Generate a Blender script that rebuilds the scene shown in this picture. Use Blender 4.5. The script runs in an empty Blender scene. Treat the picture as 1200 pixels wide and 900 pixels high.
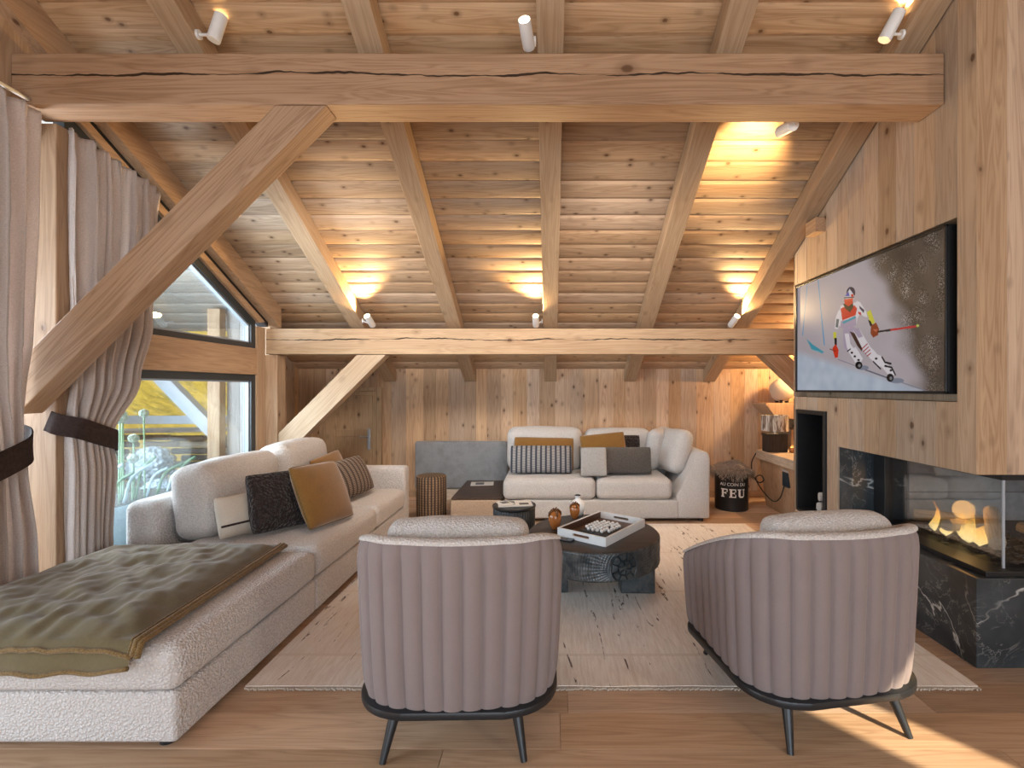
import bpy, bmesh, math, random
from math import sin, cos, pi, radians, sqrt
from mathutils import Vector, Matrix, noise
random.seed(7)
SC = bpy.context.scene
COL = SC.collection
# ------------------------------------------------------------------ materials
class NT:
    def __init__(s, name):
        s.m = bpy.data.materials.new(name); s.m.use_nodes = True
        s.t = s.m.node_tree; s.t.nodes.clear()
        s.out = s.t.nodes.new('ShaderNodeOutputMaterial')
    def n(s, typ, **kw):
        nd = s.t.nodes.new('ShaderNode' + typ)
        for k, v in kw.items():
            if k.startswith('i_'):
                key = k[2:]
                key = int(key) if key.isdigit() else key.replace('_', ' ')
                if isinstance(v, bpy.types.NodeSocket): s.t.links.new(v, nd.inputs[key])
                else: nd.inputs[key].default_value = v
            else: setattr(nd, k, v)
        return nd
    def l(s, a, b): s.t.links.new(a, b)
    def math(s, op, a, b=0.0, c=None, clamp=False):
        nd = s.t.nodes.new('ShaderNodeMath'); nd.operation = op; nd.use_clamp = clamp
        for i, v in enumerate((a, b, c)):
            if v is None: continue
            if isinstance(v, bpy.types.NodeSocket): s.l(v, nd.inputs[i])
            else: nd.inputs[i].default_value = v
        return nd.outputs[0]
    def mix(s, f, a, b, blend='MIX'):
        nd = s.t.nodes.new('ShaderNodeMix'); nd.data_type = 'RGBA'; nd.blend_type = blend
        for sock, v in ((nd.inputs[0], f), (nd.inputs[6], a), (nd.inputs[7], b)):
            if isinstance(v, bpy.types.NodeSocket): s.l(v, sock)
            else: sock.default_value = v if not isinstance(v, tuple) else (*v, 1)[:4]
        return nd.outputs[2]
    def smooth(s, x, a, b):
        nd = s.t.nodes.new('ShaderNodeMapRange'); nd.interpolation_type = 'SMOOTHSTEP'
        s.l(x, nd.inputs[0]); nd.inputs[1].default_value = a; nd.inputs[2].default_value = b
        return nd.outputs[0]
    def ramp(s, f, stops):
        nd = s.t.nodes.new('ShaderNodeValToRGB'); e = nd.color_ramp.elements
        while len(e) < len(stops): e.new(0.5)
        for el, (p, c) in zip(e, stops): el.position = p; el.color = (*c, 1)
        s.l(f, nd.inputs[0]); return nd.outputs[0]
    def coord(s, scale=(1, 1, 1), which='Object', loc=(0, 0, 0), rot=(0, 0, 0)):
        tc = s.n('TexCoord'); mp = s.n('Mapping')
        mp.inputs['Scale'].default_value = scale; mp.inputs['Location'].default_value = loc; mp.inputs['Rotation'].default_value = rot
        s.l(tc.outputs[which], mp.inputs['Vector']); return mp.outputs[0]
    def noise(s, vec, scale=1, detail=4, rough=.5, dist=0):
        return s.n('TexNoise', i_Vector=vec, i_Scale=scale, i_Detail=detail, i_Roughness=rough, i_Distortion=dist).outputs['Fac']
    def bump(s, h, strength=.2, dist=.01, normal=None):
        b = s.n('Bump', i_Height=h, i_Strength=strength, i_Distance=dist)
        if normal is not None: s.l(normal, b.inputs['Normal'])
        return b.outputs[0]
    def bsdf(s, color, rough=.6, normal=None, **kw):
        p = s.n('BsdfPrincipled')
        for k, v in dict(Base_Color=color, Roughness=rough, **kw).items():
            sock = p.inputs[k.replace('_', ' ')]
            if isinstance(v, bpy.types.NodeSocket): s.l(v, sock)
            else: sock.default_value = (*v, 1) if isinstance(v, tuple) and len(v) == 3 else v
        if normal is not None: s.l(normal, p.inputs['Normal'])
        s.l(p.outputs[0], s.out.inputs[0]); return p

def plain(name, color, rough=.5, **kw):
    t = NT(name); t.bsdf(color, rough, **kw); return t.m

def wood(name, light, dark, axis='x', knots=.55, planks=False, rough=.6, crack=None, fine=1.0, knotcol=(.10, .045, .02), ksize=1.0):
    t = NT(name)
    ax = 'xyz'.index(axis)
    tc = t.n('TexCoord').outputs['Object']
    if planks:
        at = t.n('Attribute', attribute_name='tint')
        off = t.n('VectorMath', operation='SCALE', i_0=at.outputs['Color']); off.inputs['Scale'].default_value = 37.0
        tc = t.n('VectorMath', operation='ADD', i_0=tc, i_1=off.outputs[0]).outputs[0]
    def mp(al, ac):
        sc = [ac] * 3; sc[ax] = al
        m = t.n('Mapping', i_Vector=tc); m.inputs['Scale'].default_value = sc; return m.outputs[0]
    broad = t.noise(mp(.55, 7), 1, 3, .5, .6)
    rings = t.noise(mp(.9, 16), 1, 2, .5, 1.2)
    rw = t.math('FRACT', t.math('MULTIPLY', rings, 7.0))
    rw = t.math('POWER', t.math('ABSOLUTE', t.math('SUBTRACT', t.math('MULTIPLY', rw, 2), 1)), 1.6)
    grain = t.noise(mp(4 * fine, 120 * fine), 1, 4, .6)
    f = t.math('ADD', t.math('MULTIPLY', broad, .75), t.math('ADD', t.math('MULTIPLY', rw, .34), t.math('MULTIPLY', grain, .34)))
    f = t.smooth(f, .32, 1.08)
    c = t.mix(f, light, dark)
    # knots
    v = t.n('TexVoronoi', i_Vector=mp(5.5 / ksize, 8.5 / ksize), i_Scale=1.0, i_Randomness=1.0)
    ksel = t.n('SeparateColor', i_0=v.outputs['Color']).outputs[0]
    on = t.math('LESS_THAN', ksel, knots)
    kd = t.math('ADD', v.outputs['Distance'], t.math('MULTIPLY', t.math('SUBTRACT', grain, .5), .07))
    halo = t.math('MULTIPLY', t.math('SUBTRACT', 1, t.smooth(kd, .10, .30)), on)
    core = t.math('MULTIPLY', t.math('SUBTRACT', 1, t.smooth(kd, .07, .13)), on)
    c = t.mix(t.math('MULTIPLY', halo, .5), c, tuple(x * .62 for x in dark))
    c = t.mix(t.math('MULTIPLY', core, .85), c, knotcol)
    h = t.math('ADD', grain, t.math('MULTIPLY', core, -1.0))
    if planks:
        sp = t.n('SeparateColor', i_0=at.outputs['Color'])
        br = t.math('ADD', .78, t.math('MULTIPLY', sp.outputs[0], .42))
        hs = t.n('HueSaturation', i_Color=c, i_Value=br)
        hs.inputs['Saturation'].default_value = 1.0
        t.l(t.math('ADD', .82, t.math('MULTIPLY', sp.outputs[1], .3)), hs.inputs['Saturation'])
        c = hs.outputs[0]
    if crack is not None:                       # drying crack running along the timber at local height `crack`
        sx = t.n('SeparateXYZ', i_0=t.n('TexCoord').outputs['Object'])
        wob = t.noise(mp(1.1, 0), 1, 5, .62)
        wid = t.noise(mp(2.3, 0), 1, 3, .6)
        dz = t.math('ABSOLUTE', t.math('SUBTRACT', sx.outputs[2], t.math('ADD', crack - .055, t.math('MULTIPLY', wob, .11))))
        w = t.math('MULTIPLY', t.smooth(wid, .34, .60), .0065)
        mk = t.math('LESS_THAN', dz, w)
        c = t.mix(mk, c, (.035, .018, .009)); h = t.math('SUBTRACT', h, t.math('MULTIPLY', mk, 3))
    t.bsdf(c, rough, t.bump(h, .25, .004), Specular_IOR_Level=.3)
    return t.m

def boucle(name, color, scale=105, strength=.55, var=.15):
    t = NT(name); v = t.coord()
    wv = t.n('VectorMath', operation='ADD', i_0=v, i_1=t.n('VectorMath', operation='SCALE', i_0=t.n('TexNoise', i_Vector=v, i_Scale=scale * .5).outputs['Color']).outputs[0])
    wv.inputs[1].links[0].from_node.inputs['Scale'].default_value = .010
    vo = t.n('TexVoronoi', i_Vector=wv.outputs[0], i_Scale=scale)
    nub = t.math('SUBTRACT', 1, t.smooth(vo.outputs['Distance'], .12, .75))
    cell = t.n('SeparateColor', i_0=vo.outputs['Color']).outputs[0]
    n3 = t.noise(v, 4, 3, .5)
    c = t.mix(nub, tuple(x * (1 - var * 1.6) for x in color), color)
    c = t.mix(t.math('MULTIPLY', cell, var), c, tuple(min(1, x * 1.12) for x in color))
    c = t.mix(t.math('MULTIPLY', t.smooth(n3, .4, .8), .10), c, tuple(x * .8 for x in color))
    t.bsdf(c, .95, t.bump(t.math('ADD', nub, t.math('MULTIPLY', cell, .5)), strength, .010), Sheen_Weight=.2, Specular_IOR_Level=.15)
    return t.m

def fabric(name, color, scale=(500, 500, 500), var=.15, strength=.25, sheen=.2, broad=.15):
    t = NT(name)
    n1 = t.noise(t.coord(scale), 1, 2, .6); n3 = t.noise(t.coord(), 9, 4, .6)
    c = t.mix(t.smooth(n1, .35, .65), tuple(x * (1 - var) for x in color), color)
    c = t.mix(t.math('MULTIPLY', t.smooth(n3, .4, .75), broad * 2), c, tuple(x * .72 for x in color))
    t.bsdf(c, .9, t.bump(n1, strength, .003), Sheen_Weight=sheen, Specular_IOR_Level=.2)
    return t.m

M = {}
M['ceil'] = wood('ceiling_boards', (.47, .32, .20), (.30, .185, .105), 'x', .95, True, ksize=.74)
M['plank_z'] = wood('wall_boards', (.54, .37, .235), (.36, .22, .13), 'z', .75, True, ksize=.85)
M['plank_grey'] = wood('grey_wall_boards', (.50, .375, .265), (.36, .25, .165), 'z', .45, True)
M['beam'] = wood('beam_timber', (.42, .262, .158), (.27, .15, .08), 'x', .30, False, crack=.143, ksize=1.6)
M['beam2'] = wood('pale_beam_timber', (.49, .345, .215), (.35, .22, .125), 'x', .42, False, crack=.135, ksize=1.2)
M['rafter'] = wood('rafter_timber', (.46, .32, .20), (.33, .21, .12), 'x', .30, False)
M['brace'] = wood('brace_timber', (.43, .28, .175), (.26, .15, .082), 'x', .30, False, ksize=1.6)
M['brace2'] = wood('pale_brace_timber', (.52, .385, .26), (.40, .275, .17), 'x', .25, False, ksize=1.3)
M['post'] = wood('post_timber', (.48, .33, .21), (.34, .21, .125), 'z', .3, False)
M['post_brown'] = wood('brown_post_timber', (.38, .25, .155), (.26, .155, .09), 'z', .3, False)
M['trimy'] = wood('trim_timber', (.50, .33, .20), (.35, .21, .12), 'y', .25, False)
M['floor'] = wood('oak_floor', (.56, .38, .25), (.40, .25, .155), 'x', .10, True, rough=.38, knotcol=(.07, .035, .02))
M['door'] = wood('door_pine', (.46, .33, .20), (.33, .21, .12), 'z', .5, False)
M['darkwood'] = wood('dark_table_wood', (.075, .045, .03), (.035, .02, .014), 'x', .05, False, rough=.4)
M['ext_wood'] = wood('weathered_wood', (.42, .38, .35), (.30, .26, .23), 'z', .2, True)
M['ext_soffit'] = wood('soffit_boards', (.36, .33, .29), (.26, .23, .20), 'x', .2, True)
M['black'] = plain('black_paint', (.012, .012, .014), .35)
M['blackmetal'] = plain('black_metal_frame', (.018, .019, .021), .42, Metallic=.3)
M['charcoal'] = plain('charcoal_lining', (.03, .034, .04), .7)
M['frame'] = plain('anthracite_window_frame', (.035, .04, .045), .4)
M['white'] = plain('white_lacquer', (.75, .75, .74), .35)
M['chairblack'] = plain('black_stained_wood', (.013, .015, .018), .33)
M['chrome'] = plain('brushed_steel', (.55, .56, .58), .3, Metallic=.9)
M['boucle'] = boucle('cream_boucle', (.66, .615, .59))
M['boucle2'] = boucle('cream_boucle_fine', (.66, .61, .575), 125, .5)
M['sofa2'] = boucle('oatmeal_weave', (.62, .59, .57), 150, .45, .14)
M['taupe'] = fabric('taupe_upholstery', (.235, .188, .180), (700, 700, 700), .1, .12, .12, .08)
M['curtain'] = fabric('linen_curtain', (.74, .65, .60), (160, 160, 420), .26, .5, .1, .1)
_t = M['curtain'].node_tree; _p = [n for n in _t.nodes if n.type == 'BSDF_PRINCIPLED'][0]; _o = [n for n in _t.nodes if n.type == 'OUTPUT_MATERIAL'][0]
_tl = _t.nodes.new('ShaderNodeBsdfTranslucent'); _tl.inputs[0].default_value = (.70, .60, .54, 1); _mx = _t.nodes.new('ShaderNodeMixShader'); _mx.inputs[0].default_value = .3
_t.links.new(_p.outputs[0], _mx.inputs[1]); _t.links.new(_tl.outputs[0], _mx.inputs[2]); _t.links.new(_mx.outputs[0], _o.inputs[0])
M['strap'] = fabric('brown_leather', (.045, .028, .024), (60, 60, 60), .3, .2, 0, .1)
M['tan'] = boucle('tan_boucle', (.56, .42, .31), 140, .5)
M['greyfelt'] = fabric('slate_velvet', (.235, .235, .24), (120, 120, 120), .15, .2, .3, .5)
M['velvet_olive'] = fabric('olive_velvet', (.125, .093, .042), (90, 90, 90), .1, .1, .28, .2)
M['braid'] = fabric('gold_braid', (.24, .145, .05), (260, 260, 260), .6, .8, .2, .2)
M['mustard'] = fabric('mustard_velvet', (.225, .108, .022), (140, 140, 140), .15, .15, .5, .25)
M['darkfur'] = boucle('dark_brown_fur', (.036, .023, .020), 60, 1.0, .3)
M['cream'] = fabric('cream_cotton', (.58, .50, .41), (300, 300, 300), .12, .2, .2, .1)
M['greyknit'] = boucle('dark_grey_knit', (.13, .115, .105), 170, .6, .25)
M['lightknit'] = boucle('light_grey_knit', (.46, .45, .44), 150, .6, .15)
M['amberleaf'] = plain('amber_leaf_glaze', (.13, .05, .015), .25)
M['amber'] = plain('amber_glaze', (.36, .12, .025), .18, Coat_Weight=.6)
M['phone'] = plain('black_gloss', (.01, .012, .016), .12)
M['paper'] = plain('white_paper', (.62, .60, .57), .6)
M['ink'] = plain('printed_grey', (.10, .11, .12), .6)
M['lampbase'] = wood('burnt_wood', (.035, .03, .028), (.015, .012, .011), 'z', .0, False, rough=.6)
M['travertine'] = fabric('travertine', (.55, .45, .35), (8, 8, 60), .2, .1, 0, .2)
M['socket'] = plain('dark_outlet', (.02, .035, .05), .4)
M['log'] = wood('split_log', (.48, .38, .28), (.28, .20, .13), 'x', .2, False)
M['bark'] = wood('log_bark', (.15, .11, .085), (.06, .045, .035), 'x', .2, False)
M['concrete'] = fabric('firebox_panel', (.34, .33, .33), (14, 14, 14), .2, .1, 0, .3)
M['pebble'] = fabric('ember_gravel', (.10, .085, .075), (70, 70, 70), .7, 1.0, 0, .5)

t = NT('fire_flame')
g = t.coord(which='Generated'); z = t.n('SeparateXYZ', i_0=g).outputs[2]
nz = t.noise(t.coord((14, 14, 9)), 1, 3, .6)
col = t.ramp(t.math('ADD', z, t.math('MULTIPLY', t.math('SUBTRACT', nz, .5), .5)), [(0.0, (1, .75, .32)), (.45, (1, .55, .12)), (1.0, (.9, .25, .03))])
em = t.n('Emission', i_Color=col, i_Strength=1.9); tr = t.n('BsdfTransparent')
mx = t.n('MixShader', i_0=t.math('MULTIPLY', t.smooth(t.math('ADD', nz, t.math('MULTIPLY', z, -.32)), .22, .5), .92)); t.l(tr.outputs[0], mx.inputs[1]); t.l(em.outputs[0], mx.inputs[2])
t.l(mx.outputs[0], t.out.inputs[0]); M['flame'] = t.m

def glass(name, tint, refl):
    t = NT(name)
    lw = t.n('LayerWeight'); lw.inputs[0].default_value = .25
    tr = t.n('BsdfTransparent', i_Color=(*tint, 1)); gl = t.n('BsdfGlossy', i_Roughness=.02)
    mx = t.n('MixShader', i_0=t.math('ADD', t.math('MULTIPLY', lw.outputs['Fresnel'], refl), .02))
    t.l(tr.outputs[0], mx.inputs[1]); t.l(gl.outputs[0], mx.inputs[2]); t.l(mx.outputs[0], t.out.inputs[0]); return t.m
M['glass'] = glass('window_glass', (.93, .97, .98), .45)
M['fireglass'] = glass('fireplace_glass', (.88, .91, .93), .40)

def emit(name, color, strength):
    t = NT(name); t.l(t.n('Emission', i_Color=(*color, 1), i_Strength=strength).outputs[0], t.out.inputs[0]); return t.m
M['lens'] = emit('warm_spot_lens', (1, .74, .40), 15)

# marble
t = NT('black_marble')
v = t.coord((1, 1, 1), loc=(3, 1, 2))
w = t.noise(v, 1.15, 5, .58, 1.2)
vein = t.math('SUBTRACT', 1, t.smooth(t.math('ABSOLUTE', t.math('SUBTRACT', w, .5)), .0, .013))
w2 = t.noise(v, 4.1, 5, .6, 1.6)
vein2 = t.math('SUBTRACT', 1, t.smooth(t.math('ABSOLUTE', t.math('SUBTRACT', w2, .52)), .0, .012))
msk = t.smooth(t.noise(v, 2.0, 2, .5), .42, .60)
f = t.math('ADD', t.math('MULTIPLY', vein, msk), t.math('MULTIPLY', t.math('MULTIPLY', vein2, .35), msk), clamp=True)
cl = t.mix(t.smooth(t.noise(v, 3, 4, .6), .35, .75), (.022, .03, .037), (.065, .08, .09))
t.bsdf(t.mix(f, cl, (.55, .56, .54)), .28); M['marble'] = t.m

# rug
t = NT('rug_weave')
along = t.noise(t.coord((70, 7, 1)), 1, 4, .65, .4)
weft = t.noise(t.coord((90, 240, 1)), 1, 2, .6)
bl = t.n('TexBrick', i_Vector=t.coord((.55, .36, 1), loc=(.3, .2, 0)), i_Scale=1.0)
bl.inputs['Color1'].default_value = (.90, .84, .77, 1); bl.inputs['Color2'].default_value = (.83, .78, .73, 1); bl.inputs['Mortar'].default_value = (.74, .66, .57, 1); bl.inputs['Mortar Size'].default_value = .004
c = t.mix(t.smooth(along, .3, .75), bl.outputs[0], (.72, .63, .55))
c = t.mix(t.math('MULTIPLY', t.smooth(weft, .35, .7), .4), c, (.86, .81, .75))
sl = t.noise(t.coord((5.5, .45, 1), loc=(1.3, .4, 0)), 1, 3, .55, .3)
slub = t.math('SUBTRACT', 1, t.smooth(t.math('ABSOLUTE', t.math('SUBTRACT', sl, .5)), .004, .012))
brk = t.smooth(t.noise(t.coord((30, 9, 1)), 1, 3, .7), .50, .62)
c = t.mix(t.math('MULTIPLY', t.math('MULTIPLY', slub, brk), .95), c, (.10, .06, .04))
t.bsdf(c, .95, t.bump(t.math('ADD', weft, along), .45, .005), Specular_IOR_Level=.1); M['rug'] = t.m

# woven patterns
def woven(name, c_light, c_dark, sx, sz, bg):
    t = NT(name); s = t.n('SeparateXYZ', i_0=t.coord())
    cx = t.math('MULTIPLY', s.outputs[0], sx); fx = t.math('FRACT', cx); fz = t.math('FRACT', t.math('ADD', t.math('MULTIPLY', s.outputs[2], sz), t.math('MULTIPLY', t.math('FLOOR', cx), .5)))
    stripe = t.math('MULTIPLY', t.smooth(fx, .1, .25), t.math('SUBTRACT', 1, t.smooth(fx, .72, .86)))
    dash = t.math('MULTIPLY', t.smooth(fz, .08, .2), t.math('SUBTRACT', 1, t.smooth(fz, .72, .9)))
    nn = t.noise(t.coord(), 70, 2, .6)
    c = t.mix(stripe, bg, c_dark)
    c = t.mix(t.math('MULTIPLY', t.math('MULTIPLY', stripe, dash), t.math('ADD', .6, t.math('MULTIPLY', nn, .5))), c, c_light)
    t.bsdf(c, .9, t.bump(t.math('MULTIPLY', stripe, dash), .5, .006)); return t.m
M['pat_brown'] = woven('brown_woven_pattern', (.30, .24, .19), (.05, .032, .025), 20, 80, (.07, .048, .04))
M['pat_navy'] = woven('navy_woven_pattern', (.40, .38, .36), (.045, .05, .07), 21, 80, (.03, .036, .055))

t = NT('wicker_weave')                       # cylindrical coordinates, so the weave runs round the basket
s = t.n('SeparateXYZ', i_0=t.coord()); ang = t.math('ARCTAN2', s.outputs[1], s.outputs[0])
fa = t.math('FRACT', t.math('MULTIPLY', ang, 28 / (2 * pi))); fz = t.math('FRACT', t.math('MULTIPLY', s.outputs[2], 44))
a1 = t.math('MULTIPLY', t.smooth(fa, .22, .4), t.math('SUBTRACT', 1, t.smooth(fa, .75, .92)))
b1 = t.math('MULTIPLY', t.smooth(fz, .05, .3), t.math('SUBTRACT', 1, t.smooth(fz, .7, .95)))
c = t.mix(a1, (.035, .02, .014), t.mix(t.noise(t.coord(), 14, 2, .5), (.20, .11, .055), (.36, .25, .15)))
c = t.mix(t.math('MULTIPLY', t.math('SUBTRACT', 1, b1), .6), c, (.05, .03, .02))
t.bsdf(c, .7, t.bump(t.math('MULTIPLY', a1, b1), .6, .01)); M['wicker'] = t.m

# patinated metal of the coffee table
t = NT('bronze_patina'); v = t.coord()
n1 = t.noise(v, 14, 6, .65, .5); n2 = t.noise(v, 3.5, 3, .5)
c = t.mix(t.smooth(n1, .3, .75), (.05, .06, .066), (.19, .20, .205)); c = t.mix(t.math('MULTIPLY', t.smooth(n2, .45, .7), .5), c, (.03, .05, .06))
t.bsdf(c, .38, t.bump(n1, .35, .006), Metallic=.55); M['bronze'] = t.m
t = NT('dark_bronze_top'); v = t.coord((3, 18, 3))
n1 = t.noise(v, 1, 5, .6, .6)
t.bsdf(t.mix(n1, (.03, .03, .034), (.085, .08, .08)), .42, t.bump(n1, .2, .004), Metallic=.3); M['bronzetop'] = t.m
# tray inside
M['traywood'] = wood('tray_walnut', (.12, .06, .035), (.05, .025, .016), 'x', 0, False, rough=.35)
# bark lamp shade
t = NT('birch_shade'); n1 = t.noise(t.coord((34, 34, 7)), 1, 3, .6, .6)
c = t.mix(t.smooth(n1, .42, .62), (.55, .52, .47), (.14, .10, .07)); p = t.bsdf(c, .8); M['shade'] = t.m
# fur of the bucket
t = NT('taupe_fur'); n1 = t.noise(t.coord(), 30, 3, .6)
t.bsdf(t.mix(n1, (.10, .07, .05), (.34, .27, .21)), .95, Sheen_Weight=.5); M['fur'] = t.m
# outside
t = NT('autumn_slope'); v = t.coord()
n1 = t.noise(v, 1.3, 5, .65); n2 = t.noise(v, 3.2, 6, .75)
c = t.ramp(n2, [(.30, (.10, .08, .01)), (.44, (.34, .24, .015)), (.58, (.52, .36, .03)), (.75, (.70, .56, .20))])
c = t.mix(t.smooth(n1, .52, .75), c, (.17, .17, .02))
t.bsdf(c, .9, t.bump(n2, .8, .3)); M['slope'] = t.m
M['stone'] = fabric('grey_terrace', (.36, .37, .38), (9, 9, 9), .2, .2, 0, .3)
M['planter'] = fabric('pale_planter', (.42, .52, .58), (20, 20, 20), .15, .1, 0, .15)
M['allium'] = boucle('pale_green_head', (.50, .60, .50), 60, .8, .2)
M['stem'] = plain('plant_stem', (.22, .36, .20), .6)
M['hydrangea'] = boucle('pale_blue_bloom', (.42, .48, .54), 28, 1.0, .3)
M['leafg'] = plain('dark_leaf', (.06, .14, .06), .6)
M['rail'] = plain('grey_metal_rail', (.34, .37, .41), .5)

# ------------------------------------------------------------------ mesh helpers
def link(name, bm, mat, parent=None, smooth=False, angle=None):
    me = bpy.data.meshes.new(name)
    bmesh.ops.recalc_face_normals(bm, faces=bm.faces[:])
    bm.to_mesh(me); bm.free()
    for m in (mat if isinstance(mat, (list, tuple)) else [mat]): me.materials.append(m)
    if smooth:
        me.polygons.foreach_set('use_smooth', [True] * len(me.polygons))
        if angle: me.set_sharp_from_angle(angle=radians(angle))
    o = bpy.data.objects.new(name, me); COL.objects.link(o)
    if parent is not None: o.parent = parent
    return o
def tag(o, label, cat, group=None, kind=None):
    o['label'] = label
    if cat: o['category'] = cat
    if group: o['group'] = group
    if kind: o['kind'] = kind
    return o
def thing(name, label, cat, loc=(0, 0, 0), rz=0, group=None):
    o = bpy.data.objects.new(name, None); COL.objects.link(o); o.empty_display_size = .1
    o.location = loc; o.rotation_euler = (0, 0, rz)
    return tag(o, label, cat, group)
def wpart(name, bm, mat, parent, smooth=False, angle=None):
    """part whose mesh was authored in world coordinates (parents carry no rotation)"""
    bmesh.ops.translate(bm, verts=bm.verts[:], vec=-Vector(parent.location))
    return link(name, bm, mat, parent, smooth, angle)
def struct(name, bm, mat, smooth=False, angle=None):
    o = link(name, bm, mat, None, smooth, angle); o['kind'] = 'structure'; return o
def merge(dst, src, mtx=None):
    me = bpy.data.meshes.new('tmp'); src.to_mesh(me); src.free()
    if mtx is not None: me.transform(mtx)
    dst.from_mesh(me); bpy.data.meshes.remove(me)
def box(bm, lo, hi, bev=0.0, seg=2):
    b = bmesh.new(); bmesh.ops.create_cube(b, size=1)
    for v in b.verts: v.co = Vector([lo[i] + (v.co[i] + .5) * (hi[i] - lo[i]) for i in range(3)])
    if bev: bmesh.ops.bevel(b, geom=b.edges[:], offset=bev, segments=seg, affect='EDGES', profile=.5)
    merge(bm, b); return bm
def B(lo, hi, bev=0.0, seg=2): return box(bmesh.new(), lo, hi, bev, seg)
def rbox(size, r, puff=(0, 0, 0), nm=6, nr=4, lump=0.0, seed=0):
    """soft rounded box centred on the origin"""
    h = [s / 2 for s in size]; r = min(r, min(h) * .999); bm = bmesh.new(); vd = {}
    ax = []
    for k in range(3):
        a = [-h[k] + r * (1 - cos(i / nr * pi / 2)) for i in range(nr)]
        c = h[k] - r
        mid = [-c + 2 * c * i / nm for i in range(nm + 1)] if c > 1e-4 else [0.0]
        ax.append(a + mid + [-x for x in reversed(a)])
    def V(p):
        key = tuple(round(x, 5) for x in p)
        if key in vd: return vd[key]
        q = [max(-(h[i] - r), min(h[i] - r, p[i])) for i in range(3)]
        d = Vector([p[i] - q[i] for i in range(3)])
        o = Vector(q) + (d.normalized() * r if d.length > 1e-9 else d)
        u = [o[i] / h[i] for i in range(3)]
        for i in range(3):
            j, k = (i + 1) % 3, (i + 2) % 3
            o[i] += puff[i] * u[i] * max(0, 1 - u[j] ** 2) * max(0, 1 - u[k] ** 2)
        if lump: o += Vector([noise.noise(Vector((p[0] * 6 + seed, p[1] * 6 + i * 9, p[2] * 6))) * lump for i in range(3)])
        vd[key] = bm.verts.new(o); return vd[key]
    for k in range(3):
        i, j = (k + 1) % 3, (k + 2) % 3
        for s in (-1, 1):
            for a in range(len(ax[i]) - 1):
                for b in range(len(ax[j]) - 1):
                    pts = []
                    for da, db in ((0, 0), (1, 0), (1, 1), (0, 1)):
                        p = [0, 0, 0]; p[k] = s * h[k]; p[i] = ax[i][a + da]; p[j] = ax[j][b + db]; pts.append(V(p))
                    if len(set(pts)) == 4: bm.faces.new(pts if s > 0 else pts[::-1])
    return bm
def mv(bm, loc=(0, 0, 0), rot=(0, 0, 0)):
    m = Matrix.Translation(loc) @ Matrix.Rotation(rot[2], 4, 'Z') @ Matrix.Rotation(rot[1], 4, 'Y') @ Matrix.Rotation(rot[0], 4, 'X')
    bmesh.ops.transform(bm, matrix=m, verts=bm.verts[:]); return bm
def cyl(bm, p0, p1, r0, r1=None, seg=20, caps=True):
    r1 = r0 if r1 is None else r1; p0, p1 = Vector(p0), Vector(p1); d = p1 - p0
    b = bmesh.new(); bmesh.ops.create_cone(b, cap_ends=caps, segments=seg, radius1=r0, radius2=r1, depth=d.length)
    m = Matrix.Translation((p0 + p1) / 2) @ d.to_track_quat('Z', 'Y').to_matrix().to_4x4()
    merge(bm, b, m); return bm
def tube(bm, pts, r, seg=8):
    pts = [Vector(p) for p in pts]; rings = []
    for i, p in enumerate(pts):
        d = (pts[min(i + 1, len(pts) - 1)] - pts[max(i - 1, 0)]).normalized()
        a = d.orthogonal().normalized() if not rings else (pa - d * pa.dot(d)).normalized()
        pa = a; b = d.cross(a); rr = r[i] if isinstance(r, (list, tuple)) else r
        rings.append([bm.verts.new(p + (a * cos(2 * pi * k / seg) + b * sin(2 * pi * k / seg)) * rr) for k in range(seg)])
    for i in range(len(rings) - 1):
        for k in range(seg): bm.faces.new((rings[i][k], rings[i][(k + 1) % seg], rings[i + 1][(k + 1) % seg], rings[i + 1][k]))
    bm.faces.new(rings[0][::-1]); bm.faces.new(rings[-1]); return bm
def lathe(bm, prof, c=(0, 0, 0), seg=36):
    rings = []
    for r, z in prof:
        if r < 1e-5: rings.append([bm.verts.new((c[0], c[1], c[2] + z))])
        else: rings.append([bm.verts.new((c[0] + r * cos(2 * pi * k / seg), c[1] + r * sin(2 * pi * k / seg), c[2] + z)) for k in range(seg)])
    for a, b in zip(rings, rings[1:]):
        for k in range(seg):
            k2 = (k + 1) % seg
            if len(a) == 1 and len(b) == 1: continue
            if len(a) == 1: bm.faces.new((a[0], b[k2], b[k]))
            elif len(b) == 1: bm.faces.new((a[k], a[k2], b[0]))
            else: bm.faces.new((a[k], a[k2], b[k2], b[k]))
    return bm
def prism(bm, poly, axis, a, b, bev=0.0):
    """polygon (two coordinates) extruded along axis from a to b"""
    bb = bmesh.new()
    def P(u, v, w): return {'x': (w, u, v), 'y': (u, w, v), 'z': (u, v, w)}[axis]
    lo = [bb.verts.new(P(u, v, a)) for u, v in poly]; hi = [bb.verts.new(P(u, v, b)) for u, v in poly]
    bb.faces.new(lo); bb.faces.new(hi[::-1])
    for i in range(len(poly)):
        j = (i + 1) % len(poly); bb.faces.new((lo[j], lo[i], hi[i], hi[j]))
    bmesh.ops.recalc_face_normals(bb, faces=bb.faces[:])
    if bev: bmesh.ops.bevel(bb, geom=bb.edges[:], offset=bev, segments=2, affect='EDGES', profile=.5)
    merge(bm, bb); return bm
def tinted(bm, f_list, tint):
    L = bm.loops.layers.float_color.get('tint') or bm.loops.layers.float_color.new('tint')
    for f in f_list:
        for lp in f.loops: lp[L] = tint
def rnd_tint(): return (random.random(), random.random(), random.random(), 1)
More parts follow.
